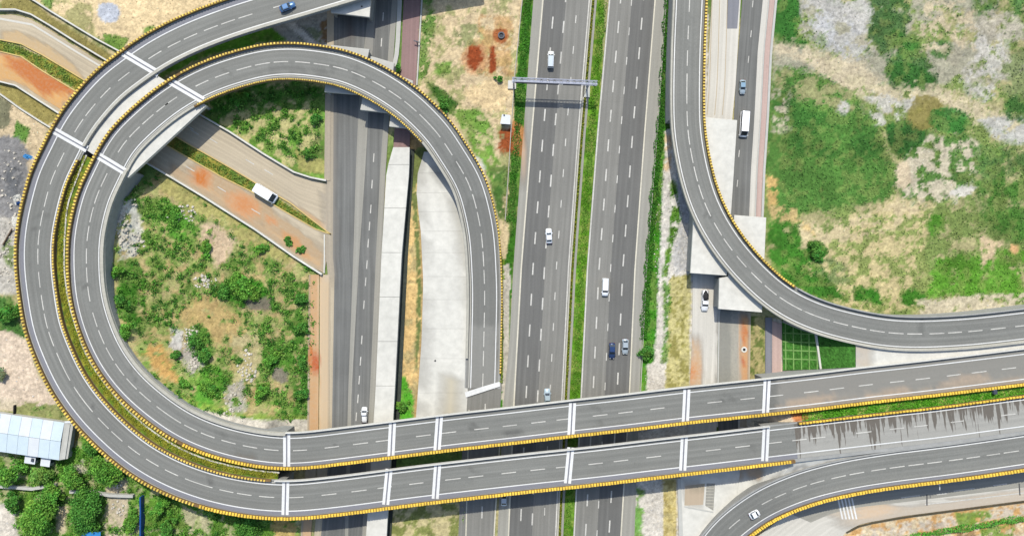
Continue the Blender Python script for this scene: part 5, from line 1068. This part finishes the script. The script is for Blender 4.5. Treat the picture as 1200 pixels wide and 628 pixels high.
# ------------------------------------------------------------------ vehicles
def loft(sections, mat, name, parent, smooth=True):
    """sections: list of rings (same count)"""
    m_ = len(sections[0]); V = [p for s_ in sections for p in s_]; F = [(a * m_ + k, (a + 1) * m_ + k, (a + 1) * m_ + (k + 1) % m_, a * m_ + (k + 1) % m_) for a in range(len(sections) - 1) for k in range(m_)]
    F += [tuple(range(m_)), tuple((len(sections) - 1) * m_ + k for k in range(m_))[::-1]]
    o = mesh(name, V, F, mat, parent); bm = bmesh.new(); bm.from_mesh(o.data); bmesh.ops.recalc_face_normals(bm, faces=bm.faces); bm.to_mesh(o.data); bm.free()
    if smooth: o.data.polygons.foreach_set('use_smooth', [len(p.vertices) == 4 for p in o.data.polygons])
    return o
def quad(V, mat, name, parent, t=.02):
    V = [Vector(v) for v in V]; n_ = (V[1] - V[0]).cross(V[2] - V[0]).normalized() * t; VV = [tuple(v) for v in V] + [tuple(v + n_) for v in V]
    o = mesh(name, VV, [(0, 1, 2, 3), (7, 6, 5, 4), (0, 4, 5, 1), (1, 5, 6, 2), (2, 6, 7, 3), (3, 7, 4, 0)], mat, parent); bm = bmesh.new(); bm.from_mesh(o.data); bmesh.ops.recalc_face_normals(bm, faces=bm.faces); bm.to_mesh(o.data); bm.free(); return o
def vehicle(kind, px, py, z, heading, col, label, L_=4.6, W=1.85, roofcol=None, cat='car'):
    """heading: image direction in degrees, 0 = right, 90 = up"""
    p = P(px, py, z + .8); root = empty({'car': 'car', 'van': 'van', 'bus': 'minibus', 'pickup': 'pickup_truck', 'truck': 'box_truck'}[kind], (p.x, p.y, z), math.radians(heading)); tag(root, label, cat)
    pm = paint_mat('car_paint', col); rm = paint_mat('roof_paint', roofcol) if roofcol else pm
    h = L_ / 2; w_ = W / 2
    if kind in ('car', 'pickup'): prof = [(-h, .82, .62), (-h * .93, .95, .92), (-h * .6, 1.0, 1.0), (-h * .1, 1.0, .98), (h * .35, 1.0, .96), (h * .7, .97, .84), (h * .93, .86, .70), (h, .68, .55)]
    else: prof = [(-h, .95, .9), (-h * .96, 1.0, 1.05), (0, 1.0, 1.1), (h * .72, 1.0, 1.08), (h * .92, .95, .95), (h, .82, .7)]
    loft([[(x, -w_ * f, .28), (x, -w_ * f, hh * .72), (x, -w_ * f * .9, hh), (x, 0, hh + .05), (x, w_ * f * .9, hh), (x, w_ * f, hh * .72), (x, w_ * f, .28)] for x, f, hh in prof], pm, 'body', root)
    if kind == 'car': c0, c1, r0, r1, b_, t_, wr_ = -h * .82, h * .42, -h * .5, h * .08, .93, 1.46, .78
    elif kind == 'pickup': c0, c1, r0, r1, b_, t_, wr_ = -h * .02, h * .55, h * .04, h * .34, .93, 1.6, .8
    elif kind == 'van': c0, c1, r0, r1, b_, t_, wr_ = -h * .95, h * .62, -h * .9, h * .34, 1.0, 1.75, .84
    elif kind == 'bus': c0, c1, r0, r1, b_, t_, wr_ = -h * .98, h * .9, -h * .95, h * .6, 1.1, 2.5, .9
    else: c0, c1, r0, r1, b_, t_, wr_ = h * .5, h * .92, h * .54, h * .8, 1.0, 2.3, .88
    wb = w_ * .93; wt = w_ * wr_
    B = [(c0, -wb, b_), (c1, -wb * .94, b_), (c1, wb * .94, b_), (c0, wb, b_)]; Tt = [(r0, -wt, t_), (r1, -wt, t_), (r1, wt, t_), (r0, wt, t_)]
    cab = mesh('cabin', B + Tt, [(0, 1, 5, 4), (1, 2, 6, 5), (2, 3, 7, 6), (3, 0, 4, 7), (4, 5, 6, 7)], pm, root)
    # roof: crowned panel
    rs = []
    for x, k_ in ((r0 - .05, .9), (r0 + .15, 1.0), ((r0 + r1) / 2, 1.02), (r1 - .12, 1.0), (r1 + .06, .92)): rs.append([(x, -wt * k_, t_ - .02), (x, -wt * .7 * k_, t_ + .05), (x, wt * .7 * k_, t_ + .05), (x, wt * k_, t_ - .02)])
    loft(rs, rm, 'roof', root, False)
    def facepatch(a, b2, c_, d, u0, u1, v0, v1, name):
        a, b2, c_, d = map(Vector, (a, b2, c_, d)); f = lambda u, v: (a.lerp(b2, u)).lerp(d.lerp(c_, u), v)
        quad([f(u0, v0), f(u1, v0), f(u1, v1), f(u0, v1)], M['glass'], name, root, .025)
    facepatch(B[1], B[2], Tt[2], Tt[1], .06, .94, .05, .95, 'windscreen'); facepatch(B[3], B[0], Tt[0], Tt[3], .08, .92, .12, .9, 'rear_window')
    if kind != 'truck': 
        for u0, u1 in ((.06, .48), (.52, .92)): facepatch(B[0], B[1], Tt[1], Tt[0], u0, u1, .15, .88, 'side_window'); facepatch(B[2], B[3], Tt[3], Tt[2], 1 - u1, 1 - u0, .15, .88, 'side_window')
    else: facepatch(B[0], B[1], Tt[1], Tt[0], .2, .9, .2, .85, 'side_window'); facepatch(B[2], B[3], Tt[3], Tt[2], .1, .8, .2, .85, 'side_window')
    if kind == 'pickup':
        x0, x1 = -h * .93, -h * .06; V = []; F = []
        o = mesh('load_bed', [(x0, -w_ * .8, 1.03), (x1, -w_ * .8, 1.03), (x1, w_ * .8, 1.03), (x0, w_ * .8, 1.03), (x0, -w_ * .76, .6), (x1, -w_ * .76, .6), (x1, w_ * .76, .6), (x0, w_ * .76, .6), (x0, -w_ * .94, 1.03), (x1, -w_ * .94, 1.03), (x1, w_ * .94, 1.03), (x0, w_ * .94, 1.03)], [(4, 5, 6, 7), (0, 1, 5, 4), (1, 2, 6, 5), (2, 3, 7, 6), (3, 0, 4, 7), (8, 9, 1, 0), (10, 11, 3, 2)], M['black'], root)
    if kind == 'truck':
        x0, x1 = -h, h * .46
        loft([[(x, -w_ * k_, .95), (x, -w_ * k_, 2.75), (x, -w_ * .9 * k_, 2.85), (x, w_ * .9 * k_, 2.85), (x, w_ * k_, 2.75), (x, w_ * k_, .95)] for x, k_ in ((x0, 1), (x1, 1))], rm, 'cargo_box', root, False)
    for sx_ in (-.6, .62):
        for sy_ in (-1, 1):
            V = []; F = []; cone(V, F, Vector((h * sx_, sy_ * (w_ - .22), .33)), Vector((h * sx_, sy_ * (w_ + .015), .33)), .33, .33, 14); F += [tuple(range(14)), tuple(range(27, 13, -1))]; mesh('wheel', V, F, M['black'], root)
    for sy_ in (-1, 1):
        x = h * .965; quad([(x, sy_ * w_ * .58 - .14, .56), (x, sy_ * w_ * .58 + .14, .56), (x - .05, sy_ * w_ * .58 + .14, .7), (x - .05, sy_ * w_ * .58 - .14, .7)], M['lamp'], 'headlight', root, .05)
        quad([(-h * .985, sy_ * w_ * .66 - .14, .62), (-h * .985, sy_ * w_ * .66 + .14, .62), (-h * .985, sy_ * w_ * .66 + .14, .82), (-h * .985, sy_ * w_ * .66 - .14, .82)], M['tail'], 'taillight', root, -.05)
        quad([(c1 - .25, sy_ * (w_ + .02), .95), (c1 - .05, sy_ * (w_ + .02), .95), (c1 - .05, sy_ * (w_ + .2), .98), (c1 - .25, sy_ * (w_ + .2), .98)], pm, 'wing_mirror', root, .1)
    return root
W_ = (.62, .63, .64)
vehicle('car', 336.5, 8, 8, 22, S(84, 128, 178), 'bright blue car on the outer ramp at the top edge', roofcol=S(110, 152, 200))
vehicle('van', 645.5, 70, 0, 88, (.5, .5, .48), 'silver-white people carrier just above the gantry', L_=4.9, roofcol=S(208, 220, 228))
vehicle('car', 643.3, 276.5, 0, 93, W_, 'white car alone in the middle of the left motorway carriageway', L_=4.4)
vehicle('van', 709.3, 336.5, 0, 268, W_, 'white van on the right motorway carriageway, uppermost of three', L_=5.2, cat='van')
vehicle('car', 717.3, 411, 0, 269, S(44, 66, 108), 'navy blue car beside the silver one', L_=4.7, roofcol=S(50, 76, 124))
vehicle('car', 732.8, 406, 0, 269, S(196, 208, 214), 'silver car right of the navy blue car', L_=4.5)
vehicle('car', 641.5, 464, 0, 92, S(206, 224, 232), 'pale silver car right above the upper bridge', L_=4.4)
vehicle('car', 590.5, 584, 0, 90, S(222, 228, 232), 'light car almost hidden below the lower bridge', L_=4.4)
vehicle('pickup', 427, 486, 0, 90, W_, 'white pickup with open dark bed about to pass under the upper bridge', L_=4.6, W=1.8, cat='pickup')
vehicle('bus', 311.5, 227, 0, 328, (.6, .61, .62), 'white minibus parked on the strip between the dusty diagonal roads', L_=7.0, W=2.9, cat='minibus')
vehicle('car', 870.3, 102, 0, 269, S(190, 206, 214), 'small pale blue car on the right service road above the white minibus', L_=4.2, W=1.7, roofcol=S(156, 190, 212))
vehicle('bus', 871.8, 146, 0, 266, (.66, .66, .66), 'long white minibus on the right service road beside the slab', L_=7.4, W=2.3, cat='minibus')
vehicle('pickup', 826.3, 352, 0, 268, (.6, .6, .6), 'white pickup carrying a black load, leaving the culvert', L_=6.2, W=2.1, cat='pickup')
vehicle('car', 885, 602, 2.6, 28, W_, 'small rounded white car on the bottom right ramp', L_=3.5, W=2.1)
# dark load lying in the second pickup
V = []; F = []; r = random.Random(4); p = P(827, 345.5, 1.0)
for a in range(9):
    for k_ in range(10): an = k_ * .628; rad = .95 * math.sin(math.pi * (a + .5) / 9) * r.uniform(.8, 1.1); V.append((math.cos(an) * rad, -2 + a * .42 + 0 * an, 1.0 + abs(math.sin(an)) * rad * .8))
F = [(a * 10 + k_, a * 10 + (k_ + 1) % 10, (a + 1) * 10 + (k_ + 1) % 10, (a + 1) * 10 + k_) for a in range(8) for k_ in range(10)]
o = mesh('load_sack', V, F, M['black']); o.location = (p.x, p.y - .1, 0); tag(o, 'black tarpaulin covered load lying in the bed of the white pickup', 'load')
# ------------------------------------------------------------------ small structures
def boxmesh(name, x0, y0, z0, x1, y1, z1, mat, parent, bev=.0):
    V = [(x0, y0, z0), (x1, y0, z0), (x1, y1, z0), (x0, y1, z0), (x0, y0, z1), (x1, y0, z1), (x1, y1, z1), (x0, y1, z1)]
    return mesh(name, V, [(3, 2, 1, 0), (4, 5, 6, 7), (0, 1, 5, 4), (1, 2, 6, 5), (2, 3, 7, 6), (3, 0, 4, 7)], mat, parent)
# gantry
ga, gb = P(600, 93.5, 7), P(700, 97.5, 7); gc = (ga + gb) / 2; ang = math.atan2((gb - ga).y, (gb - ga).x); gl = (gb - ga).length / 2
gn = empty('sign_gantry', (gc.x, gc.y, 0), ang); tag(gn, 'grey steel sign gantry spanning the left motorway carriageway', 'gantry')
for y_ in (-.55, .55):
    for z_ in (6.0, 7.2): boxmesh('chord', -gl, y_ - .08, z_, gl, y_ + .08, z_ + .16, M['steel'], gn)
V = []; F = []
for k_ in range(26):
    x0 = -gl + k_ * 2 * gl / 26; x1 = x0 + 2 * gl / 26
    for z_ in (6.1, 7.3): cone(V, F, Vector((x0, -.55 if k_ % 2 else .55, z_)), Vector((x1, .55 if k_ % 2 else -.55, z_)), .05, .05, 5)
    for y_ in (-.55, .55): cone(V, F, Vector((x0, y_, 6.1 if k_ % 2 else 7.3)), Vector((x1, y_, 7.3 if k_ % 2 else 6.1)), .06, .06, 5)
mesh('bracing', V, F, M['steel'], gn)
boxmesh('catwalk', -gl, -.4, 7.22, gl, -.05, 7.25, M['steel'], gn)
boxmesh('sign_panel', -gl * .92, -.8, 6.0, gl * .1, -.66, 7.4, M['steel_dark'], gn); boxmesh('sign_panel', gl * .2, -.8, 6.1, gl * .62, -.66, 7.4, M['steel_dark'], gn)
for x in (-gl + .5, gl - 2.4):
    for y_ in (-.55, .55): boxmesh('post', x - .17, y_ - .17, -.2, x + .17, y_ + .17, 6.0, M['steel'], gn)
boxmesh('footing', gl - 3.3, -2.6, -.2, gl - 1.4, 1.2, .35, M['slab_grey'], gn); boxmesh('footing', -gl - 1.2, -1, -.2, -gl + 1.2, 1.4, .3, M['slab'], gn)
# shed
sa, sb, sd_ = P(-12, 483.5, 3.6), P(75, 496, 3.6), P(69, 538, 3.6); ux = (sb - sa); ln_ = ux.length; ux.normalize(); uy = Vector((ux.y, -ux.x, 0)); wd = abs((sd_ - sb).dot(uy))
shed = empty('shed', (sa.x, sa.y, -.1), math.atan2(ux.y, ux.x)); tag(shed, 'long shed with pale blue sheet roof left of the outer loop', 'shed')
boxmesh('wall', .2, -wd + .2, 0, ln_ + 1.6, -.2, 3.4, M['slab_grey'], shed)
npn = 7
for k_ in range(npn):
    x0 = ln_ * k_ / npn + .03; x1 = ln_ * (k_ + 1) / npn - .03
    for (y0, z0, y1, z1) in ((0.25, 3.5, -wd / 2 + .04, 3.95), (-wd / 2 - .04, 3.95, -wd - .25, 3.5)):
        quad([(x0, y0, z0), (x0, y1, z1), (x1, y1, z1), (x1, y0, z0)], M['roof_blue'] if random.random() < .7 else M['roof_white'], 'roof_panel', shed, .06)
quad([(ln_, .25, 3.5), (ln_, -wd - .25, 3.5), (ln_ + 2.1, -wd + .3, 2.9), (ln_ + 2.3, .9, 2.9)], M['slab_grey'], 'end_canopy', shed, .06)
quad([(ln_, .6, 3.5), (ln_ + .1, .1, 3.55), (ln_ + 3.6, .5, 3.2), (ln_ + 3.2, 1.3, 3.1)], M['roof_white'], 'gutter_sheet', shed, .05)
for (x, y, sx_, sy_, lb) in ((35, 538, 1.45, 1.15, 'left one of two small white huts against the shed'), (53, 541, 1.25, 1.2, 'right one of two small white huts against the shed')):
    p = P(x, y, 2.3); h_ = empty('hut', (p.x, p.y, -.1), math.atan2(ux.y, ux.x)); tag(h_, lb, 'hut')
    boxmesh('wall', -sx_, -sy_, 0, sx_, sy_, 2.2, M['slab_grey'], h_); boxmesh('roof', -sx_ - .12, -sy_ - .12, 2.2, sx_ + .12, sy_ + .12, 2.34, M['roof_white'], h_)
    boxmesh('door', sx_ + .0, -.4, 0.02, sx_ + .05, .4, 1.9, M['steel_dark'], h_)
    if x == 35: boxmesh('roof_tank', .5, -.5, 2.34, 1.2, .4, 2.7, M['steel_dark'], h_)
p = P(592.5, 140, 2.4); h_ = empty('cabin', (p.x, p.y, -.1), math.radians(-4)); tag(h_, 'small white cabin above the red soil patch beside the motorway', 'cabin')
boxmesh('wall', -1.25, -1.1, 0, 1.25, 1.1, 2.3, M['slab_grey'], h_)
quad([(-1.1, 1.4, 2.45), (-1.5, -1.35, 2.3), (1.5, -1.35, 2.3), (1.3, 1.3, 2.45)], M['roof_white'], 'roof', h_, .07); boxmesh('door', -.4, -1.16, 0, .4, -1.1, 1.95, M['steel_dark'], h_); boxmesh('roof_vent', -.7, 1.0, 2.5, -.3, 1.35, 2.8, M['steel_dark'], h_)
p = P(107, 630, 2.6); h_ = empty('canopy', (p.x, p.y, -.1), .03); tag(h_, 'small bright blue roof cut off by the bottom edge under a tree', 'canopy')
quad([(-2.9, 1.6, 2.4), (-2.9, -2.4, 2.7), (2.6, -2.4, 2.7), (2.6, 1.6, 2.4)], M['blue'], 'roof', h_, .06)
for x in (-2.6, 2.3):
    for y_ in (-2.2, 1.4): boxmesh('post', x - .06, y_ - .06, 0, x + .06, y_ + .06, 2.4, M['steel'], h_)
# round things
def disc_stack(name, px, py, z, parts, label, cat):
    p = P(px, py, z); root = empty(name, (p.x, p.y, z)); tag(root, label, cat)
    for nm, r0, r1, z0, z1, mt in parts:         # ring from r0 to r1
        n_ = 20; V = []; 
        for rr, zz in ((r0, z1), (r1, z1), (r1, z0), (r0, z0)): V += [(rr * math.cos(2 * math.pi * k_ / n_), rr * math.sin(2 * math.pi * k_ / n_), zz) for k_ in range(n_)]
        F = [(a * n_ + k_, a * n_ + (k_ + 1) % n_, ((a + 1) % 4) * n_ + (k_ + 1) % n_, ((a + 1) % 4) * n_ + k_) for a in range(4) for k_ in range(n_)]
        if r0 < .02: F.append(tuple(range(n_))[::-1])
        o = mesh(nm, V, F, M[mt], root); bm = bmesh.new(); bm.from_mesh(o.data); bmesh.ops.recalc_face_normals(bm, faces=bm.faces); bm.to_mesh(o.data); bm.free()
    return root
disc_stack('well', 587.5, 42, -.1, [('rim', .65, 1.0, 0, .5, 'steel_dark'), ('shaft', .55, .66, -.02, .46, 'black'), ('water', .01, .55, 0, .12, 'glass')], 'round dark well in a rusty stain on the dirt plot', 'well')
disc_stack('manhole', 872, 409.5, .05, [('rim', .42, .85, 0, .12, 'slab'), ('cover', .01, .42, 0, .08, 'black')], 'dark manhole with white rim on the orange-stained lane', 'manhole')
disc_stack('manhole', 424, 8, 6.0, [('rim', .12, .26, 0, .06, 'joint'), ('cover', .01, .12, 0, .05, 'black')], 'tiny dark hole on the white slab at the top edge', 'manhole')
disc_stack('manhole', 510, 422.5, .09, [('rim', .15, .27, 0, .05, 'joint'), ('cover', .01, .15, 0, .04, 'black')], 'tiny dark cover in the white paving inside the loop', 'manhole')
# crumpled sheets
def sheet(name, px, py, rx, ry, rot, mat, label, cat, lift=.5):
    p = P(px, py, .3); gz = ground_z(p.x, p.y); r = random.Random(int(px)); n_ = 8; V = []; F = []
    for j_ in range(n_ + 1):
        for i_ in range(n_ + 1):
            u = i_ / n_ * 2 - 1; v = j_ / n_ * 2 - 1; k_ = 1 - .18 * abs(u * v) + r.uniform(-.08, .08); V.append((u * rx * k_, v * ry * k_, gz + .05 + r.uniform(0, lift) * (1 - max(abs(u), abs(v)) * .7)))
    F = [(j_ * (n_ + 1) + i_, j_ * (n_ + 1) + i_ + 1, (j_ + 1) * (n_ + 1) + i_ + 1, (j_ + 1) * (n_ + 1) + i_) for j_ in range(n_) for i_ in range(n_)]
    o = mesh(name, V, F, M[mat]); o.location = (p.x, p.y, 0); o.rotation_euler = (0, 0, math.radians(rot)); tag(o, label, cat)
sheet('tarpaulin', 32, 184, 1.6, .7, -18, 'blue', 'bright blue tarpaulin on the grey ground left of the loop', 'tarpaulin')
sheet('plastic_sheet', 20, 234, 1.3, 1.5, 20, 'slab_grey', 'greyish crumpled plastic heap beside the yellow loop edge', 'sheet', .8)
sheet('tarpaulin', 21, 238, .7, .6, 50, 'blue_deep', 'small dark blue scrap of sheet on the plastic heap', 'tarpaulin', .9)
sheet('plastic_sheet', 17.5, 259, 1.2, 1.6, 5, 'slab', 'white sheet lying beside the left edge of the loop', 'sheet', .4)
o = wallrun('timber_pole', [(4, 287), (15, 268)], .3, .5, 'bark', 'dark timber pole lying below the white sheet at the left edge', 'pole')
o = wallrun('timber_pole', [(18.5, 474), (18, 487)], .3, .9, 'black', 'dark post standing above the shed roof near its left end', 'post')
# cabinet in the median on the right, bracket at D
p = P(1165, 457.5, 7.8); h_ = empty('cabinet', (p.x, p.y, 7.2), .1); tag(h_, 'small grey steel cabinet on the grass between the two right ramps', 'cabinet')
boxmesh('box', -.45, -.9, 0, .45, 1.0, 1.1, M['steel'], h_); boxmesh('lid', -.52, -.95, 1.1, .52, .2, 1.18, M['steel_dark'], h_); boxmesh('door', .45, -.7, .1, .48, .8, 1.0, M['steel_dark'], h_)
p = P(1101, 570, 5.5); h_ = empty('wall_bracket', (p.x, p.y, 5.5)); tag(h_, 'small white bracket hanging off the yellow edge of the bottom right ramp', 'bracket')
boxmesh('arm', -.1, -.9, 0, .1, .9, .15, M['roof_white'], h_); boxmesh('foot', -.45, .55, 0, -.12, .75, .15, M['roof_white'], h_)
# concrete rail along the footway stub, pigeonhole of dark gap stones: crossing arms beside the red walkway
p = P(488.5, 49.5, 1); h_ = empty('barrier_post', (p.x, p.y, 0), -.3); tag(h_, 'small dark winged post at the edge of the red walkway', 'post')
boxmesh('post', -.12, -.12, 0, .12, .12, 1.6, M['steel_dark'], h_); boxmesh('arm', -.9, -.14, 1.3, .9, .14, 1.5, M['steel_dark'], h_)
for o in bpy.data.objects:
    if '_abs' in o: del o['_abs']
